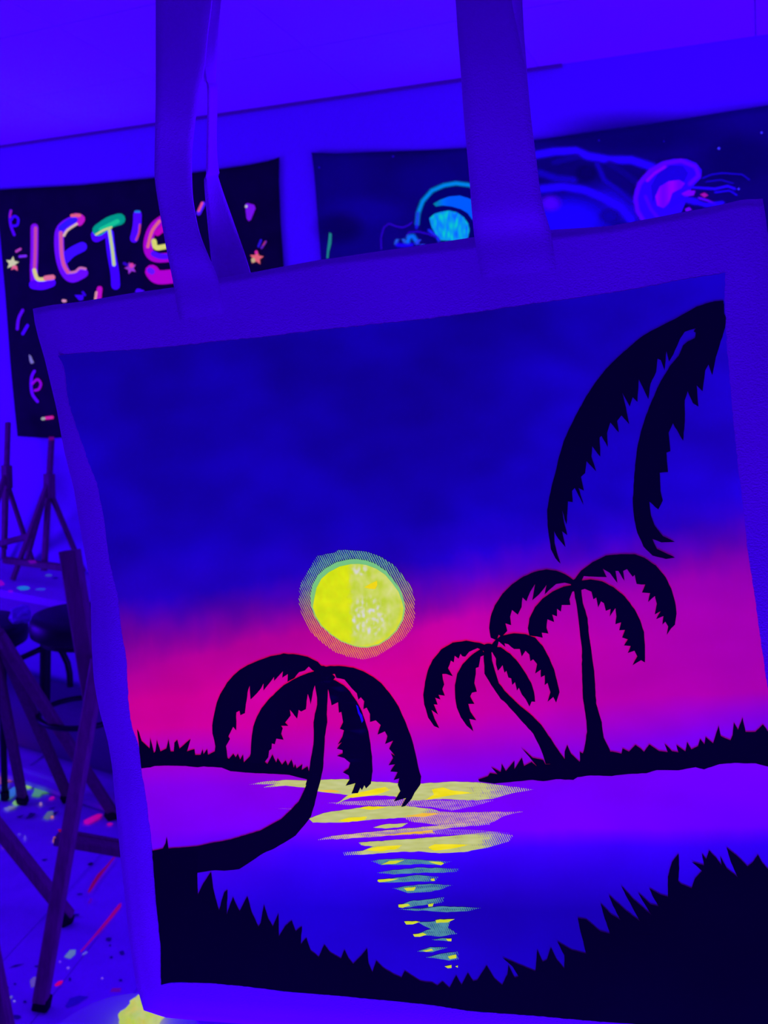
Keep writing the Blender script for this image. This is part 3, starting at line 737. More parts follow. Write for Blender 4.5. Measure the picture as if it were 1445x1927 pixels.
# ================================================================== THE TOTE BAG
PT = [(105,668),(145,664),(200,661),(270,657),(335,651),(420,641),(500,634),(600,622),(700,611),(800,600),(900,587),(1000,571),(1078,560),(1130,552),(1202,541),(1280,526),(1365,513)]
PB = [(302,1856),(320,1851),(345,1850),(400,1852),(470,1858),(550,1868),(650,1878),(750,1888),(800,1894),(880,1905),(960,1911),(1040,1917),(1180,1925),(1350,1936),(1505,1948)]
PL = [(105,668),(116,688),(121,710),(123,735),(128,762),(134,780),(150,825),(163,866),(180,909),(194,975),(205,1058),(222,1125),(230,1190),(239,1240),(243,1324),(248,1365),(263,1406),(267,1450),(275,1500),(287,1601),(293,1688),(303,1782),(302,1856)]
PR = [(1365,513),(1364,560),(1366,610),(1368,650),(1373,700),(1377,760),(1382,815),(1388,880),(1398,960),(1403,1020),(1412,1080),(1422,1150),(1434,1230),(1446,1310),(1460,1420),(1475,1540),(1490,1700),(1500,1850),(1505,1948)]
BT = [(48,578),(60,576),(150,566),(240,551),(330,539),(410,523),(470,513),(605,488),(750,472),(890,453),(1030,437),(1150,423),(1250,405),(1340,388),(1400,374),(1439,369)]
BB = [(262,1913),(303,1926),(480,1940),(700,1957),(1100,1990),(1610,2030)]
BL = [(48,578),(52,605),(59,633),(71,673),(82,716),(96,770),(111,850),(128,919),(142,1009),(160,1103),(164,1208),(168,1280),(173,1315),(180,1350),(194,1399),(203,1450),(212,1540),(220,1630),(228,1700),(235,1770),(247,1860),(262,1913)]
BR = [(1439,369),(1444,400),(1450,450),(1462,600),(1475,760),(1490,900),(1510,1080),(1535,1290),(1560,1500),(1585,1760),(1610,2030)]
def cdir(vx, vy): return RGT * (vx / FPX) - UPV * (vy / FPX) + FWD
D1 = -cdir(-5605 - IW / 2, 1372 - IH / 2).normalized(); D2 = cdir(3325 - IW / 2, 20110 - IH / 2).normalized()
BN = D1.cross(D2).normalized()
BC = at_depth(740, 1180, 0.42)
if BN.dot(CAM - BC) < 0: BN = -BN
DX = D1; DY = (BN.cross(DX)).normalized()
def bag_flat(x, y): return on_plane(x, y, BC, BN)
def bag_uv(x, y):
    p = bag_flat(x, y) - BC; return (p.dot(DX), p.dot(DY))
def bag_disp(x, y):
    return 0.0045 * noise.noise(Vector((x / 520, y / 620, 1.3))) + 0.0015 * noise.noise(Vector((x / 170, y / 210, 7.7)))
def surf_bag(x, y, off): return bag_flat(x, y) + BN * (bag_disp(x, y) + off)
bagroot = empty('tote_bag', surf_bag(900, 1975, -0.004), 'white canvas tote bag painted with a neon sunset, palm trees and yellow moon', 'tote bag')
def panel(name, T, B, Lf, Rt, off, roll, thick, mat, nu=90, nv=100):
    V = []; F = []
    for j in range(nv + 1):
        for i in range(nu + 1):
            u, v = i / nu, j / nv
            x, y = coons(T, B, Lf, Rt, u, v)
            e = min(u, 1 - u, 1 - v); r = roll * (1 - sstep(0, 0.035, e))
            V.append(surf_bag(x, y, off - r))
    n1 = len(V)
    for v in list(V): V.append(v - BN * thick)
    for j in range(nv):
        for i in range(nu):
            a = j * (nu + 1) + i; b = a + nu + 1
            F.append((a, b, b + 1, a + 1)); F.append((n1 + a, n1 + a + 1, n1 + b + 1, n1 + b))
    rim = [i for i in range(nu)] + [nu + j * (nu + 1) for j in range(nv)] + [nv * (nu + 1) + i for i in range(nu, 0, -1)] + [j * (nu + 1) for j in range(nv, 0, -1)]
    for k in range(len(rim)):
        a, b = rim[k], rim[(k + 1) % len(rim)]
        F.append((a, b, n1 + b, n1 + a))
    return mesh_obj(name, V, F, mat, bagroot, True)
panel('front_panel', BT, BB, BL, BR, 0.0, 0.004, 0.0007, M_CANVAS)
BT2 = [(56,580),(150,568),(330,540),(470,510),(520,500),(605,482),(750,461),(892,437),(1030,424),(1150,416),(1250,402),(1340,388),(1434,371)]
panel('back_panel', BT2, [(266,1909),(303,1922),(480,1936),(700,1953),(1100,1986),(1606,2026)], [(56,580)] + [(x + 4, y) for x, y in BL[2:-1]] + [(266,1909)], [(1434,371)] + [(x - 5, y) for x, y in BR[2:-1]] + [(1606,2026)], -0.0075, -0.002, 0.0007, M_CANVAS, 60, 60)

def lifted(x, y, a):
    return CAM + ray(x, y) * ((bag_flat(x, y) - CAM).dot(FWD) - a)
def ribbon(name, rows, off_l, off_r, mat, thick=0.0012, sub=5):
    """strap: rows of (xl, yl, xr, yr, lift_l, lift_r); lift = distance in front of the bag plane (m)"""
    pts = []
    n = len(rows)
    for i in range(n - 1):
        for k in range(sub):
            t = k / sub; r = []
            for c in range(6):
                p0, p1, p2, p3 = rows[max(i - 1, 0)][c], rows[i][c], rows[i + 1][c], rows[min(i + 2, n - 1)][c]
                r.append(0.5 * (2 * p1 + (p2 - p0) * t + (2 * p0 - 5 * p1 + 4 * p2 - p3) * t * t + (3 * p1 - p0 - 3 * p2 + p3) * t ** 3))
            pts.append(r)
    pts.append(list(rows[-1]))
    V = []; F = []; m_ = 6
    for xl, yl, xr, yr, a, b in pts:
        A = lifted(xl, yl, a); B = lifted(xr, yr, b)
        for k in range(m_ + 1): V.append(A.lerp(B, k / m_))
    n1 = len(V); rn = len(pts)
    nrm = []
    for j in range(rn):
        a = V[j * (m_ + 1)]; b = V[j * (m_ + 1) + m_]; c = V[min(j + 1, rn - 1) * (m_ + 1)]; d = V[max(j - 1, 0) * (m_ + 1)]
        q = (b - a).cross(d - c).normalized()
        if q.dot(BN) < 0: q = -q
        nrm.append(q)
    for j in range(rn):
        for k in range(m_ + 1): V.append(V[j * (m_ + 1) + k] - nrm[j] * thick)
    for j in range(rn - 1):
        for k in range(m_):
            a = j * (m_ + 1) + k; b = a + m_ + 1
            F.append((a, b, b + 1, a + 1)); F.append((n1 + a, n1 + a + 1, n1 + b + 1, n1 + b))
    rim = [k for k in range(m_)] + [m_ + j * (m_ + 1) for j in range(rn - 1)] + [(rn - 1) * (m_ + 1) + k for k in range(m_, 0, -1)] + [j * (m_ + 1) for j in range(rn - 1, 0, -1)]
    for k in range(len(rim)):
        a, b = rim[k], rim[(k + 1) % len(rim)]
        F.append((a, b, n1 + b, n1 + a))
    o = mesh_obj(name, V, F, mat, bagroot, True)
    bm = bmesh.new(); bm.from_mesh(o.data); bmesh.ops.recalc_face_normals(bm, faces=bm.faces); bm.to_mesh(o.data); bm.free()
    return o
def bd(x, y, k=0.0005): return bag_disp(x, y) + k
ribbon('strap', [(470,-900,590,-900,-.150,-.150),(400,-640,515,-640,-.115,-.117),(330,-400,442,-410,-.080,-.082),(302,-220,412,-230,-.050,-.052),(295,-90,402,-90,-.024,-.028),(293,0,398,0,-.008,-.014),(293,60,391,60,.000,-.008),(293,116,384,130,.0055,-.003),(293,180,374,180,.0085,-.0005),(292,232,367,232,.009,.001),(291,290,361,290,.0075,.001),(291,334,361,349,.006,.001),(297,378,364,386,.004,.001),(306,430,374,436,.0025,.001),(315,479,390,479,.0015,.001),(325,528,408,521,bd(325,528),bd(408,521)),(333,575,418,565,bd(333,575),bd(418,565)),(339,612,424,602,bd(339,612,-.0004),bd(424,602,-.0004))], 0, 0, M_CANVAS)
ribbon('strap', [(480,-900,595,-900,-.170,-.170),(415,-640,520,-640,-.134,-.136),(352,-400,456,-410,-.098,-.100),(330,-220,430,-230,-.066,-.068),(335,-90,424,-90,-.038,-.040),(345,0,416,0,-.022,-.026),(362,60,411,60,-.014,-.020),(380,116,408,116,-.009,-.018),(389,160,406,160,-.004,-.020),(390,203,405,203,-.005,-.024),(389,260,404,260,-.006,-.024),(388,300,406,305,-.006,-.022),(388,349,414,343,-.006,-.020),(392,421,440,418,-.006,-.016),(396,479,458,470,-.007,-.012),(404,530,472,520,-.0075,-.0085),(410,580,480,570,-.0078,-.0078)], 0, 0, M_CANVAS)
ribbon('strap', [(660,-900,780,-900,-.150,-.150),(735,-640,852,-640,-.104,-.102),(806,-400,915,-410,-.066,-.064),(838,-220,945,-230,-.034,-.032),(850,-90,955,-90,-.012,-.012),(857,0,963,0,-.001,-.001),(861,60,975,60,.003,.003),(866,125,991,140,.0055,.0055),(873,226,999,220,.0055,.0055),(880,301,1009,300,.004,.004),(884,350,1015,348,.003,.003),(888,401,1023,392,.0018,.0018),(893,450,1036,436,bd(893,450),bd(1036,436)),(902,500,1044,486,bd(902,500),bd(1044,486)),(908,545,1050,530,bd(908,545,-.0004),bd(1050,530,-.0004))], 0, 0, M_CANVAS)
ribbon('strap', [(655,-900,775,-900,-.170,-.170),(740,-640,860,-640,-.126,-.126),(822,-400,938,-410,-.086,-.086),(860,-220,975,-230,-.052,-.052),(870,-90,980,-90,-.026,-.026),(874,0,983,0,-.012,-.012),(880,60,986,60,-.006,-.006),(886,140,992,140,-.003,-.003),(890,220,996,220,-.005,-.005),(895,320,1005,320,-.007,-.007),(900,420,1015,410,-.008,-.008),(908,500,1022,486,-.0088,-.0088)], 0, 0, M_CANVAS)

# ---- the painting
def IRB(x, y):
    K = ((400, .55), (900, .61), (1250, .77), (1500, .97), (1750, 1.06), (1960, 1.06))
    for (a, p), (b, q) in zip(K, K[1:]):
        if y <= b or b == 1960: return p + (q - p) * clamp((y - a) / (b - a))
KX = [300, 550, 800, 1050, 1390]
KY = [[640,900,1030,1118,1162,1206,1252,1318,1370,1400,1440,1480,1560,1590,1630,1700,1800],
      [620,850,990,1072,1118,1156,1196,1290,1360,1400,1440,1480,1565,1605,1650,1710,1800],
      [590,800,985,1050,1098,1140,1184,1255,1350,1390,1430,1470,1585,1620,1660,1720,1800],
      [560,800,950,1010,1055,1090,1130,1230,1330,1385,1430,1485,1565,1600,1650,1720,1800],
      [500,750,930,975,1015,1045,1080,1160,1300,1335,1375,1430,1560,1595,1640,1700,1800]]
KC = [[(17,0,145),(20,0,162),(22,0,165),(32,0,165),(75,0,152),(125,0,145),(178,0,145),(203,0,143),(205,0,150),(180,0,178),(150,0,205),(130,0,225),(118,0,236),(105,0,242),(70,0,240),(45,0,220),(30,0,195)],
      [(15,0,140),(18,0,150),(20,0,158),(30,0,168),(70,0,160),(120,0,148),(175,0,140),(206,0,145),(205,0,150),(185,0,172),(158,0,196),(130,0,222),(112,0,240),(62,0,245),(45,0,222),(30,0,200),(30,0,195)],
      [(15,0,138),(17,0,140),(20,0,155),(30,0,170),(80,0,160),(125,0,142),(195,0,140),(216,0,140),(205,0,150),(178,0,172),(148,0,202),(125,0,226),(104,0,244),(55,0,244),(40,0,214),(26,0,172),(30,0,190)],
      [(18,0,155),(20,0,165),(22,0,175),(35,0,186),(75,0,180),(125,0,162),(165,0,155),(188,0,152),(186,0,158),(158,0,188),(130,0,215),(110,0,235),(112,0,240),(60,0,240),(42,0,216),(24,0,172),(22,0,168)],
      [(22,0,165),(28,0,192),(30,0,190),(45,0,182),(85,0,172),(120,0,165),(145,0,162),(160,0,160),(168,0,162),(140,0,192),(118,0,222),(112,0,238),(98,0,246),(48,0,240),(38,0,225),(28,0,190),(24,0,175)]]
def bgcol(x, y):
    wob = 16 * noise.noise(Vector((x / 90, y / 60, 0.5))) + 9 * noise.noise(Vector((x / 28, y / 45, 2.5))) + 4 * noise.noise(Vector((x / 9, y / 30, 5.5)))
    i = 0
    while i < len(KX) - 2 and x > KX[i + 1]: i += 1
    t = clamp((x - KX[i]) / (KX[i + 1] - KX[i]), -0.4, 1.2)
    ys = [a + (b - a) * t for a, b in zip(KY[i], KY[i + 1])]
    sky = 1 - sstep(ys[6], ys[8], y) * 0.75
    yy = y + wob * sky
    tc = clamp(t)
    cs = lambda k: [a + (b - a) * tc for a, b in zip(KC[i][k], KC[i + 1][k])]
    if yy <= ys[0]: c = cs(0)
    elif yy >= ys[-1]: c = cs(-1)
    else:
        k = 0
        while yy > ys[k + 1]: k += 1
        q = (yy - ys[k]) / (ys[k + 1] - ys[k]); a, b = cs(k), cs(k + 1)
        c = [a[j] + (b[j] - a[j]) * q for j in range(3)]
    cloud = noise.noise(Vector((x / 200, y / 110, 11))) + 0.5 * noise.noise(Vector((x / 70, y / 45, 12)))
    s = 1 + 0.10 * cloud * (1 - sstep(ys[3], ys[6], y)) + 0.05 * cloud
    return (clamp(c[0] * s, 0, 255), 0, clamp(c[2] * s, 0, 250))
# painted ground as a fine grid
nu, nv = 190, 200
V = []; F = []; Cc = []
for j in range(nv + 1):
    for i in range(nu + 1):
        x, y = coons(PT, PB, PL, PR, i / nu, j / nv)
        if i in (0, nu) or j in (0, nv):
            x += 1.6 * noise.noise(Vector((x / 7, y / 9, 3))); y += 1.6 * noise.noise(Vector((x / 9, y / 7, 8)))
        V.append(surf_bag(x, y, 0.00010)); Cc.append(pcol(bgcol(x, y), IRB(x, y)))
for j in range(nv):
    for i in range(nu):
        a = j * (nu + 1) + i; b = a + nu + 1; F.append((a, b, b + 1, a + 1))
ground = mesh_obj('painting', V, F, M_PAINT, bagroot, True)
ground['label'] = 'painted sunset sky fading from blue to pink over violet water'
at = ground.data.attributes.new('paint', 'FLOAT_COLOR', 'POINT')
at.data.foreach_set('color', [c for q in Cc for c in q])
ground.location = (0, 0, 0)
_poff = [0.00016]
DARK = (3, 0, 39)
def pt(name, polys, col, mat=M_PAINT, cell=40, label=None, parent=None, rise=0.000003):
    _poff[0] += rise
    return painted(name, polys, col, surf_bag, _poff[0], IRB, mat, parent or ground, cell, bag_uv, label)
def jag(poly, amp, seed, n=3):
    """break a traced outline into slightly bristly brush edges"""
    out = []
    for k in range(len(poly)):
        a, b = poly[k], poly[(k + 1) % len(poly)]
        q = math.hypot(b[0] - a[0], b[1] - a[1]); m_ = max(1, int(q / 7))
        for t in range(m_):
            f = t / m_; x = a[0] + (b[0] - a[0]) * f; y = a[1] + (b[1] - a[1]) * f
            if t: x += amp * noise.noise(Vector((x / 4, y / 4, seed))); y += amp * noise.noise(Vector((y / 4, x / 4, seed + 3)))
            out.append((x, y))
    return out

# ---- light on the water
def zE(p): return zz(460, 1440, 1020, 1445, p)
PALE = (192, 196, 118); YEL = (240, 222, 30); ORA = (240, 185, 60); TEAL = (78, 140, 150)
def dry(rgb, x0, x1, core=0.95, edge=0.35, left=True):
    def f(x, y):
        t = (x - x0) / (x1 - x0)
        a = core - (core - edge) * max(sstep(0.72, 1.0, t), sstep(0.16, 0.0, t) if left else 0)
        n_ = noise.noise(Vector((x / 25, y / 5, 2)))
        return (rgb[0] + 12 * n_, rgb[1] + 10 * n_, rgb[2] + 22 * n_, a + 0.22 * n_)
    return f
def refl(pts, rgb, core=0.95, edge=0.3, mat=None, cell=6, left=True):
    P = zE(pts); xs = [p[0] for p in P]
    pt('painted_reflection', [jag(P, 1.3, 4)], dry(rgb, min(xs), max(xs), core, edge, left), mat or M_DRY, cell)
refl([(20,95),(100,80),(200,72),(300,75),(380,72),(480,70),(600,85),(700,90),(760,100),(860,100),(1000,92),(1120,97),(1230,110),(1400,130),(1300,150),(1200,180),(1120,188),(1000,180),(880,180),(800,185),(720,160),(640,155),(520,160),(440,195),(500,150),(420,138),(350,128),(300,110),(200,100),(90,110),(150,93)], PALE, 1.0, 0.35)
refl([(380,185),(560,180),(720,175),(900,185),(1210,188),(1100,218),(1000,236),(900,215),(700,205),(500,200)], (185,150,160), 0.5, 0.25)
refl([(310,262),(380,237),(480,222),(600,210),(760,208),(900,225),(960,245),(860,262),(760,266),(600,275),(450,285),(330,282)], PALE, 1.0, 0.6, left=False)
refl([(760,262),(900,238),(1040,246),(1350,242),(1260,264),(1210,292),(1060,318),(900,300),(800,285)], (205,165,140), 0.62, 0.35)
refl([(620,312),(680,297),(790,292),(760,310),(680,318)], PALE, 1.0, 0.7)
refl([(350,368),(420,350),(560,338),(700,325),(900,310),(1190,290),(1190,308),(1000,320),(900,335),(920,345),(760,347),(640,357),(500,365)], (205,180,140), 0.75, 0.45)
refl([(550,385),(700,375),(900,365),(1000,360),(1110,352),(1200,342),(1305,360),(1280,390),(1180,420),(1060,440),(940,442),(860,432),(760,430),(600,442),(480,448),(470,432),(570,425),(620,405),(560,397)], PALE, 0.95, 0.3)
refl([(600,338),(760,330),(900,322),(1150,335),(1290,350),(1100,356),(900,350),(700,352)], (150,110,190), 0.45, 0.25)
refl([(150,212),(260,208),(330,214),(240,218)], (150,60,235), 0.4, 0.2)
for P in ([(490,158),(540,140),(680,113),(705,128),(640,150),(520,164)], [(905,130),(960,120),(1000,135),(1110,150),(1000,160),(930,172),(868,183),(915,155)], [(450,276),(500,262),(592,258),(582,274),(500,284)], [(552,216),(600,207),(690,214),(610,226)], [(585,422),(640,405),(762,398),(742,415),(650,429)], [(885,412),(920,398),(1000,400),(1090,405),(1000,422),(920,430)]):
    refl(P, YEL, 1.1, 0.6, M_DRY)
for P in ([(770,260),(860,245),(960,248),(870,263)], [(650,352),(760,340),(905,328),(918,343),(800,347)], [(355,122),(420,122),(470,132),(400,134)]): refl(P, ORA, 1.0, 0.5)
for P in ([(610,476),(650,468),(760,463),(880,475),(1000,483),(940,499),(860,491),(720,494),(660,494)], [(640,532),(720,518),(850,508),(960,515),(1038,520),(1030,533),(960,537),(860,533),(720,540)],
          [(650,575),(720,558),(830,544),(940,555),(920,577),(830,574),(720,579),(655,579)], [(715,606),(800,595),(900,588),(1005,598),(940,619),(880,627),(790,630),(750,616)],
          [(750,690),(800,670),(900,662),(965,655),(960,680),(880,688),(780,700)], [(745,710),(870,705),(960,698),(1145,710),(1080,724),(980,727),(900,719)],
          [(840,772),(920,768),(1000,762),(985,800),(1030,830),(940,842),(820,832),(905,806),(870,790)], [(905,856),(960,850),(1000,854),(980,864)],
          [(832,914),(900,893),(985,895),(910,917)], [(875,942),(950,925),(1037,913),(1037,952),(990,957),(930,947)]):
    refl(P, TEAL, 0.8, 0.35)
for P in ([(662,492),(700,474),(775,470),(730,488)], [(890,480),(950,484),(965,492),(950,500),(930,495)], [(645,565),(700,560),(745,560),(700,572),(650,578),(641,572)], [(900,564),(918,562),(920,574),(905,574)],
          [(770,606),(830,600),(820,618),(785,620)], [(744,686),(790,682),(802,690),(765,702),(745,699)], [(888,686),(915,682),(910,697),(890,698)], [(772,768),(830,766),(850,770),(815,782),(782,783)], [(925,763),(985,760),(1018,760),(985,775),(928,777)],
          [(815,830),(865,823),(882,832),(850,842),(822,842)], [(975,853),(1003,852),(1002,865),(985,864)], [(860,910),(905,900),(915,908),(880,915)], [(985,938),(1025,928),(1028,945),(995,950)], [(970,985),(1003,978),(1004,992),(985,994)], [(1022,985),(1034,980),(1034,991)]):
    refl(P, (205, 215, 50), 1.1, 0.8, M_DRY, left=False)

# ---- the moon
def zM(p): return zz(560, 1020, 800, 1445, p)
halo = zM([(470,85),(640,90),(800,105),(950,160),(1080,240),(1200,370),(1300,510),(1335,650),(1335,800),(1310,950),(1230,1070),(1060,1190),(900,1290),(740,1325),(560,1290),(400,1220),(270,1120),(160,1010),(90,880),(40,760),(20,640),(50,450),(140,300),(235,150),(330,130),(430,115)])
mx, my = zM([(690, 690)])[0]
def halocol(x, y):
    t = sstep(1060, 1190, y + (x - mx) * 0.12); r = math.hypot(x - mx, y - my)
    n_ = noise.noise(Vector((x / 14, y / 14, 3)))
    a = 0.49 - 0.20 * sstep(96, 116, r) - 0.01 * t + 0.16 * n_
    g = (105 + 120 * t, 175 - 45 * t, 130 - 50 * t)
    return (*g, a)
pt('painted_moon_halo', [jag(halo, 2.5, 6)], halocol, M_DRY, 6)
rim = zM([(600,190),(690,188),(780,200),(900,245),(1010,320),(1100,430),(1170,530),(1210,650),(1225,740),(1215,810),(1200,880),(1130,1000),(1040,1090),(930,1160),(800,1190),(720,1188),(650,1175),(500,1120),(380,1040),(270,940),(200,830),(165,730),(155,600),(180,480),(240,370),(330,290),(460,220)])
moon = pt('painted_moon', [jag(rim, 0.8, 2)], lambda x, y: (118 + 45 * sstep(1090, 1190, y), 195, 118 - 20 * sstep(1090, 1190, y)), M_GLOSS, 10, 'thick yellow-green painted full moon', rise=0.00004)
disc = [(mx + (x - mx) * (0.935 if y < my else 0.965) + (2 if y < my else 0), my + (y - my) * (0.925 if y < my else 0.975) + (2.5 if y < my else 0)) for x, y in rim]
def mooncol(x, y):
    n1 = noise.noise(Vector((x / 22, y / 22, 1))); n2 = noise.noise(Vector((x / 7, y / 9, 6))); n3 = noise.noise(Vector((x / 5.5, y / 9, 8)))
    t = sstep(655, 668, x + 5 * n2 - (y - 1130) * 0.02)
    a = (214 + 18 * n1, 226 + 10 * n1 - 6 * n2, 0)
    b = (200 + 18 * n1 + 8 * n2, 214 + 8 * n1, 78 + 50 * n1 + 30 * n2)
    c = [p + (q - p) * t for p, q in zip(a, b)]
    r = math.hypot(x - mx, y - my)
    e = sstep(76, 84, r) * clamp(0.6 + n1)                      # buttery ring of purer yellow near the rim
    c = [p + (q - p) * e for p, q in zip(c, (228, 226, 12))]
    s = 0.85 * clamp((n3 + 0.5 * n2 + 0.06) * 1.7) * t * (1 - sstep(20, 46, math.hypot((x - 692) / 1.1, (y - 1160) / 1.05))) # pale dabs: gloss glints painted into the colour
    s2 = clamp((n2 + 0.35) * 1.6) * (1 - sstep(5, 13, math.hypot((x - 679) / 1.6, (y - 1072))))
    s = max(s, 0.75 * s2)
    c = [p + (q - p) * s for p, q in zip(c, (218, 212, 225))]
    return tuple(clamp(v, 0, 255) for v in c)
pt('moon_face', [disc], mooncol, M_GLOSS, 2.6, None, moon, rise=0.00004)
pt('moon_dab', [zM([(765,505),(830,465),(910,430),(912,480),(890,525),(820,520)])], (240,214,0), M_GLOSS, 20, None, moon, rise=0.00004)

# ---- silhouettes
def zA(p): return zz(380, 1020, 820, 1445, p)
def zB(p): return zz(780, 1020, 1300, 1445, p)
def zC(p): return zz(1000, 540, 1400, 1427, p)
def zD(p): return zz(240, 1360, 640, 1445, p)
def zF(p): return zz(200, 1600, 800, 1445, p)
def zG(p): return zz(880, 1540, 1445, 1445, p)
def zH(p): return zz(860, 1320, 1445, 1445, p)
# far banks
pt('painted_bank', [jag(zD([(68,40),(82,60),(100,120),(155,170),(160,95),(185,200),(195,190),(205,110),(230,190),(270,170),(285,105),(300,190),(320,190),(325,130),(345,110),(360,170),(435,105),(410,190),(460,175),(465,215),(500,215),(515,175),(520,210),(545,175),(550,215),(600,190),(690,245),(720,210),(735,235),(750,210),(765,250),(785,215),(790,270),(830,230),(840,200),(950,280),(985,215),(1010,270),(1020,240),(1050,285),(1075,255),(1090,290),(1115,250),(1130,305),(1140,280),(1150,310),(1190,280),(1185,320),(1225,295),(1235,340),(1260,350),(1240,390),(1200,380),(1100,355),(1020,350),(900,345),(800,340),(700,330),(640,305),(520,295),(480,300),(400,290),(260,287),(190,290),(160,300),(97,308)]), 0.8, 1)], DARK)
right_bank = zH([(95,375),(140,360),(150,345),(185,350),(155,315),(200,340),(205,300),(225,335),(265,285),(265,325),(300,270),(310,310),(345,290),(370,310),(295,220),(350,270),(400,280),(410,300),(500,295),(500,240),(512,208),(530,250),(572,290),(570,240),(600,260),(720,240),(765,250),(770,225),(800,240),(830,208),(855,225),(870,240),(895,205),(940,235),(980,240),(965,200),(1000,235),(1030,240),(1020,205),(1062,235),(1070,190),(1090,225),(1120,210),(1130,175),(1150,200),(1155,165),(1190,195),(1215,110),(1225,160),(1270,180),(1280,155),(1285,95),(1305,130),(1325,70),(1340,140),(1385,140),(1420,105),(1445,140)]) + [(1452,1368),(1455,1395),(1460,1448)] + zH([(1445,305),(1390,290),(1290,288),(1220,295),(1150,320),(1110,310),(1030,325),(930,325),(880,340),(800,345),(720,355),(620,352),(560,360),(540,373),(460,370),(400,380),(350,375),(280,383),(170,395),(100,385)])
pt('painted_bank', [jag(right_bank, 0.8, 2)], DARK)
# the three palms
palm1 = [zA([(760,775),(720,735),(660,705),(600,692),(540,688),(510,683),(490,690),(430,700),(360,725),(290,755),(240,785),(200,820),(160,865),(130,915),(105,965),(88,1020),(75,1080),(67,1130),(68,1180),(78,1220),(85,1260),(80,1300),(95,1340),(160,1345),(150,1260),(175,1215),(165,1200),(195,1140),(213,1163),(216,1050),(235,1040),(240,1068),(268,1055),(275,1000),(292,905),(300,885),(304,970),(345,930),(370,900),(385,870),(384,915),(420,870),(450,830),(450,855),(505,795),(500,835),(535,812),(532,860),(575,838),(605,800),(640,790),(665,765),(690,790),(720,795)]),
 zA([(720,790),(660,805),(610,825),(560,850),(510,880),(460,925),(410,975),(370,1025),(340,1080),(318,1140),(308,1200),(303,1260),(300,1320),(285,1365),(380,1372),(410,1330),(415,1290),(430,1278),(432,1245),(450,1250),(460,1215),(505,1222),(490,1185),(500,1150),(490,1135),(535,1135),(515,1115),(550,1070),(545,1035),(590,1090),(600,1035),(615,1045),(645,1030),(650,980),(658,935),(675,1000),(690,920),(706,870),(740,860),(750,800)]),
 zA([(770,830),(830,850),(880,880),(920,920),(960,980),(990,1040),(1010,1100),(1030,1170),(1042,1250),(1050,1330),(1052,1420),(1045,1470),(1040,1500),(1010,1530),(1000,1510),(985,1540),(975,1525),(960,1558),(920,1560),(945,1495),(885,1510),(910,1470),(905,1445),(870,1425),(905,1400),(915,1365),(880,1335),(835,1320),(870,1305),(870,1285),(835,1275),(865,1235),(840,1250),(870,1200),(880,1160),(855,1150),(875,1110),(865,1045),(850,1050),(845,985),(805,1005),(790,930),(780,890),(740,850)]),
 zA([(745,770),(800,760),(870,762),(940,772),(1000,795),(1060,830),(1110,870),(1160,930),(1200,990),(1230,1050),(1260,1120),(1285,1190),(1305,1260),(1320,1330),(1335,1410),(1350,1460),(1345,1510),(1310,1560),(1290,1600),(1250,1645),(1225,1650),(1255,1595),(1180,1615),(1220,1550),(1205,1510),(1215,1470),(1180,1480),(1205,1430),(1160,1425),(1190,1380),(1150,1385),(1178,1340),(1165,1310),(1190,1325),(1155,1280),(1180,1230),(1130,1250),(1145,1200),(1130,1170),(1085,1190),(1105,1130),(1075,1100),(1040,1110),(1040,1060),(1020,1020),(1000,1030),(1005,980),(985,955),(970,970),(960,930),(930,900),(885,845),(835,835),(825,810),(805,812),(780,840),(740,830)]),
 zA([(700,865),(690,800),(720,760),(760,760),(830,830),(785,890),(780,980),(775,1060),(778,1110),(770,1150),(762,1200),(757,1290),(750,1390),(730,1480),(640,1500),(660,1430),(675,1330),(690,1250),(693,1160),(692,1110),(700,1060),(715,1000),(715,960)]),
 zD([(1225,330),(1230,370),(1200,460),(1160,540),(1080,620),(1040,658),(980,690),(900,735),(800,765),(700,795),(560,820),(470,840),(350,850),(278,855),(266,775),(258,820),(240,855),(172,870),(178,1000),(195,1240),(475,1240),(475,1020),(570,1005),(690,1003),(760,995),(830,950),(920,890),(1000,855),(1060,820),(1140,770),(1200,700),(1245,640),(1270,560),(1290,470),(1310,400),(1330,300)])]
def bluish(x, y):
    g = clamp((noise.noise(Vector((x / 9, y / 14, 21))) - 0.25) * 2.2) * (1 - sstep(40, 75, math.hypot((x - 655) / 1.0, (y - 1345) / 1.6)))
    return (4 + 6 * g, 0, 42 + 40 * g)
pt('painted_palm_tree', [jag(p, 0.9, 5) for p in palm1 + [ell(*zA([(748, 800)])[0], 15, 12)]], bluish, label='black painted palm leaning over the water from the left')
pt('paint_fleck', [zA([(955,1000),(968,1010),(978,1045),(992,1065),(1000,1100),(990,1115),(978,1075),(968,1055)])], (28,0,225), cell=30)
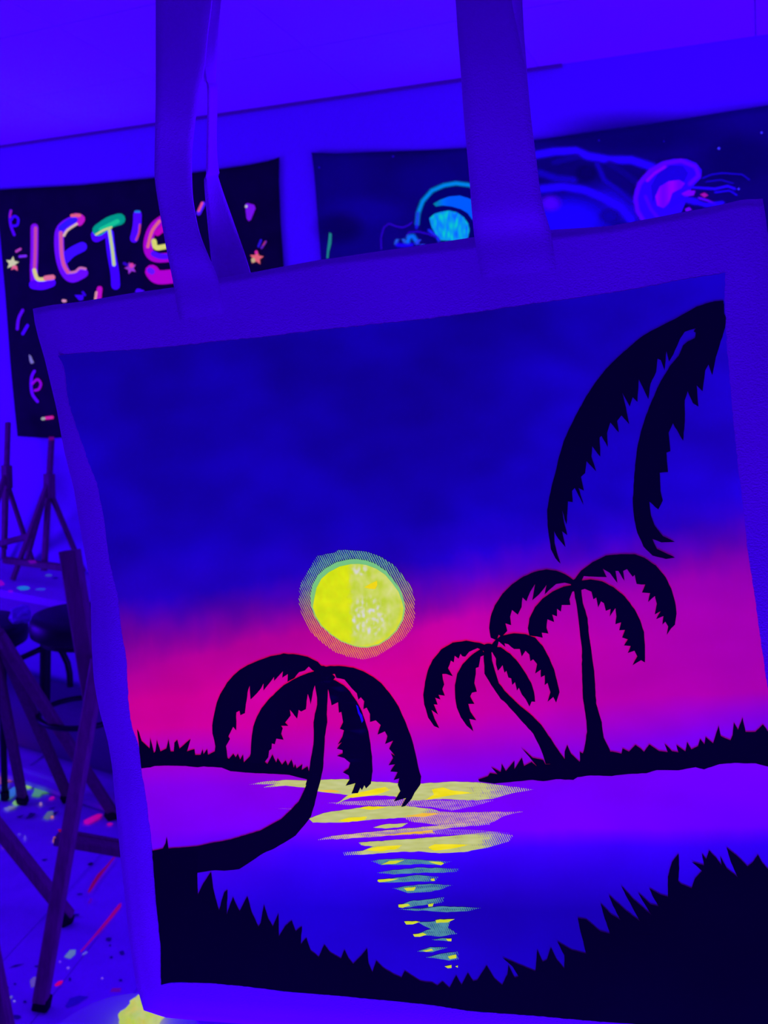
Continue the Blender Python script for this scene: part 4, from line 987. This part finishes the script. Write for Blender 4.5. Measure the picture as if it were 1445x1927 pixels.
palm2 = [zB([(392,550),(340,527),(270,515),(200,525),(140,560),(95,615),(70,670),(55,730),(45,800),(50,850),(70,920),(100,965),(128,978),(105,930),(88,880),(122,905),(100,850),(120,852),(108,815),(135,825),(125,800),(158,805),(145,770),(155,745),(145,690),(165,690),(200,703),(175,660),(190,620),(205,630),(210,595),(230,610),(240,585),(250,598),(265,600),(285,575),(330,555),(360,570)]),
 zB([(350,556),(300,590),(250,640),(222,690),(210,750),(212,820),(220,870),(240,920),(270,965),(305,997),(285,930),(322,938),(290,890),(280,850),(312,850),(290,810),(300,790),(325,785),(312,740),(320,690),(320,660),(335,655),(345,600),(370,590)]),
 zB([(390,545),(450,550),(500,585),(545,635),(585,695),(610,740),(625,790),(630,840),(612,838),(600,865),(580,825),(560,800),(545,765),(535,780),(525,735),(510,750),(505,715),(490,710),(480,675),(470,685),(460,645),(435,675),(425,640),(425,610),(410,585)]),
 zB([(395,545),(420,515),(450,490),(520,477),(580,482),(630,500),(670,545),(705,610),(730,670),(745,730),(758,790),(740,845),(725,815),(695,840),(710,790),(695,740),(680,752),(680,700),(660,710),(660,670),(630,690),(640,640),(620,615),(605,625),(600,590),(580,570),(560,600),(550,560),(520,560),(490,535),(470,530),(475,550),(440,520),(430,560)]),
 zB([(360,560),(365,690),(400,750),(450,825),(480,850),(540,920),(620,1010),(650,1070),(670,1120),(685,1170),(805,1170),(760,1110),(700,1020),(660,960),(600,900),(540,850),(470,780),(440,740),(425,690),(405,620),(400,560)])]
pt('painted_palm_tree', [jag(p, 0.9, 6) for p in palm2 + [ell(*zB([(386, 556)])[0], 12, 9)]], DARK, label='small black painted palm with a bent trunk, middle of the painting')
palm3 = [zB([(850,210),(790,170),(740,150),(690,143),(630,155),(570,180),(510,220),(460,270),(420,330),(398,390),(390,450),(398,500),(430,515),(440,485),(455,497),(485,465),(475,425),(505,435),(500,390),(510,355),(540,380),(560,340),(565,290),(585,310),(605,260),(630,220),(615,305),(650,275),(690,225),(680,275),(705,250),(740,220),(785,213),(830,225)]),
 zB([(850,220),(780,233),(720,260),(670,295),(630,340),(600,400),(592,450),(600,490),(640,495),(670,502),(665,475),(700,480),(690,450),(695,405),(730,420),(720,380),(745,390),(745,350),(765,365),(770,330),(815,330),(810,300),(825,260),(860,250)]),
 zB([(840,205),(920,195),(980,205),(1040,235),(1100,285),(1150,350),(1180,410),(1200,470),(1205,540),(1205,632),(1185,620),(1140,647),(1165,600),(1150,570),(1115,582),(1130,545),(1095,542),(1115,510),(1085,500),(1100,460),(1070,462),(1080,420),(1050,430),(1055,390),(1050,345),(1020,390),(1025,350),(1000,360),(990,320),(975,310),(960,342),(950,290),(935,300),(925,260),(890,245),(860,255)]),
 zB([(825,210),(870,150),(930,105),(1000,70),(1080,62),(1150,62),(1200,80),(1260,120),(1310,180),(1340,240),(1360,310),(1368,370),(1360,430),(1340,450),(1318,485),(1325,440),(1310,415),(1295,430),(1300,385),(1262,402),(1285,360),(1255,377),(1265,320),(1255,280),(1220,312),(1230,265),(1188,262),(1205,220),(1160,217),(1150,170),(1140,180),(1110,140),(1090,150),(1097,202),(1065,150),(1050,150),(1060,213),(1020,160),(985,140),(1005,183),(960,182),(885,178),(870,215)]),
 zB([(828,230),(850,350),(862,450),(875,560),(875,680),(880,820),(895,920),(902,1000),(885,1100),(860,1165),(1045,1165),(1020,1090),(990,1030),(980,950),(950,850),(945,750),(940,680),(925,570),(910,470),(905,400),(880,320),(870,230)])]
pt('painted_palm_tree', [jag(p, 0.9, 7) for p in palm3 + [ell(*zB([(848, 222)])[0], 11, 11)]], DARK, label='tallest black painted palm with an upright trunk, right of the painting')
fronds = [zC([(1290,90),(1230,95),(1170,110),(1110,130),(1040,170),(960,215),(880,255),(800,295),(730,340),(660,400),(580,470),(500,550),(430,640),(370,730),(310,840),(260,940),(215,1040),(185,1140),(165,1230),(140,1320),(120,1410),(105,1500),(108,1600),(118,1680),(130,1760),(160,1820),(195,1858),(170,1780),(155,1720),(152,1640),(180,1690),(228,1747),(205,1640),(240,1667),(218,1580),(205,1500),(235,1595),(245,1440),(277,1445),(272,1370),(290,1350),(350,1465),(315,1350),(352,1368),(332,1275),(360,1250),(370,1170),(435,1240),(402,1140),(408,1070),(462,1140),(458,1010),(470,1000),(512,1075),(508,980),(530,910),(587,978),(575,900),(605,862),(657,922),(635,810),(610,710),(660,802),(680,740),(712,772),(722,620),(785,753),(800,650),(838,570),(848,480),(870,490),(895,558),(908,430),(925,500),(955,450),(1000,345),(1030,300),(1120,270),(1220,240),(1295,180)]),
 zC([(1295,110),(1290,170),(1307,200),(1302,270),(1290,310),(1265,390),(1240,470),(1215,592),(1190,520),(1168,560),(1150,700),(1110,660),(1122,803),(1085,780),(1050,700),(1030,760),(1030,900),(1018,1032),(950,915),(920,980),(932,1102),(905,1112),(915,1242),(860,1247),(865,1370),(880,1432),(850,1492),(790,1440),(800,1530),(825,1600),(880,1670),(960,1707),(870,1712),(810,1690),(840,1755),(960,1812),(900,1822),(810,1800),(750,1740),(710,1650),(690,1560),(680,1450),(685,1330),(695,1200),(710,1080),(735,970),(770,860),(810,760),(860,650),(930,530),(990,460),(1020,390),(1050,365),(1100,340),(1105,305),(1090,296),(1130,250),(1200,180)])]
pt('painted_fronds', [jag(p, 0.9, 8) for p in fronds], DARK, label='two long black palm fronds painted in the upper right corner')
# near grass, left and right, down to the lower edge of the painting
low = [(286,1600),(293,1688),(302,1782),(302,1854)] + [(x, y - 1) for x, y in PB[1:]] + [(1497,1800),(1488,1662),(1478,1640),(1466,1612),(1455,1640)]
gl = zF([(412,110),(416,200),(440,150),(475,97),(485,170),(502,235),(512,270),(535,190),(550,178),(547,290),(575,210),(590,245),(605,275),(640,208),(660,280),(690,345),(700,330),(715,245),(735,310),(755,345),(780,285),(783,390),(810,345),(840,320),(857,370),(885,348),(880,430),(905,400),(925,460),(945,475),(960,490),(985,435),(1010,470),(1060,500),(1075,460),(1095,500),(1115,525),(1150,490),(1178,455),(1185,520),(1203,562),(1220,510),(1250,540),(1300,570),(1335,585),(1350,555),(1380,575),(1420,600),(1445,605)])
gm = [(812,1852),(822,1858),(832,1850),(845,1862),(858,1838),(868,1856)]
gr = zG([(0,750),(25,790),(45,785),(90,715),(130,780),(165,810),(190,760),(195,715),(225,775),(245,770),(215,722),(165,678),(250,715),(325,745),(335,640),(360,700),(380,690),(400,630),(430,690),(465,730),(465,665),(430,600),(500,640),(570,655),(545,560),(530,490),(570,495),(640,550),(685,560),(660,490),(640,420),(690,470),(735,495),(700,430),(680,380),(760,450),(830,500),(790,430),(738,333),(800,400),(885,470),(840,400),(820,365),(880,420),(920,430),(890,380),(875,345),(930,375),(965,385),(965,290),(985,220),(1017,178),(1020,250),(1015,310),(1030,325),(1080,345),(1095,300),(1130,262),(1080,218),(1140,235),(1130,178),(1150,205),(1165,163),(1200,200),(1225,235),(1218,190),(1250,250),(1302,292),(1270,220),(1248,148),(1300,190),(1350,240),(1375,220),(1400,183),(1420,220),(1445,250)])
pt('painted_grass', [jag([(286,1600)] + zD([(172,870), (475, 870), (475, 1030)]) + gl + gm + gr + low[::-1][0:5][::1] + [(x, y - 1) for x, y in PB[::-1][:-1]] + [(302,1854),(302,1782),(293,1688)], 0.8, 9)], DARK, label='black painted grass along the lower edge of the painting')
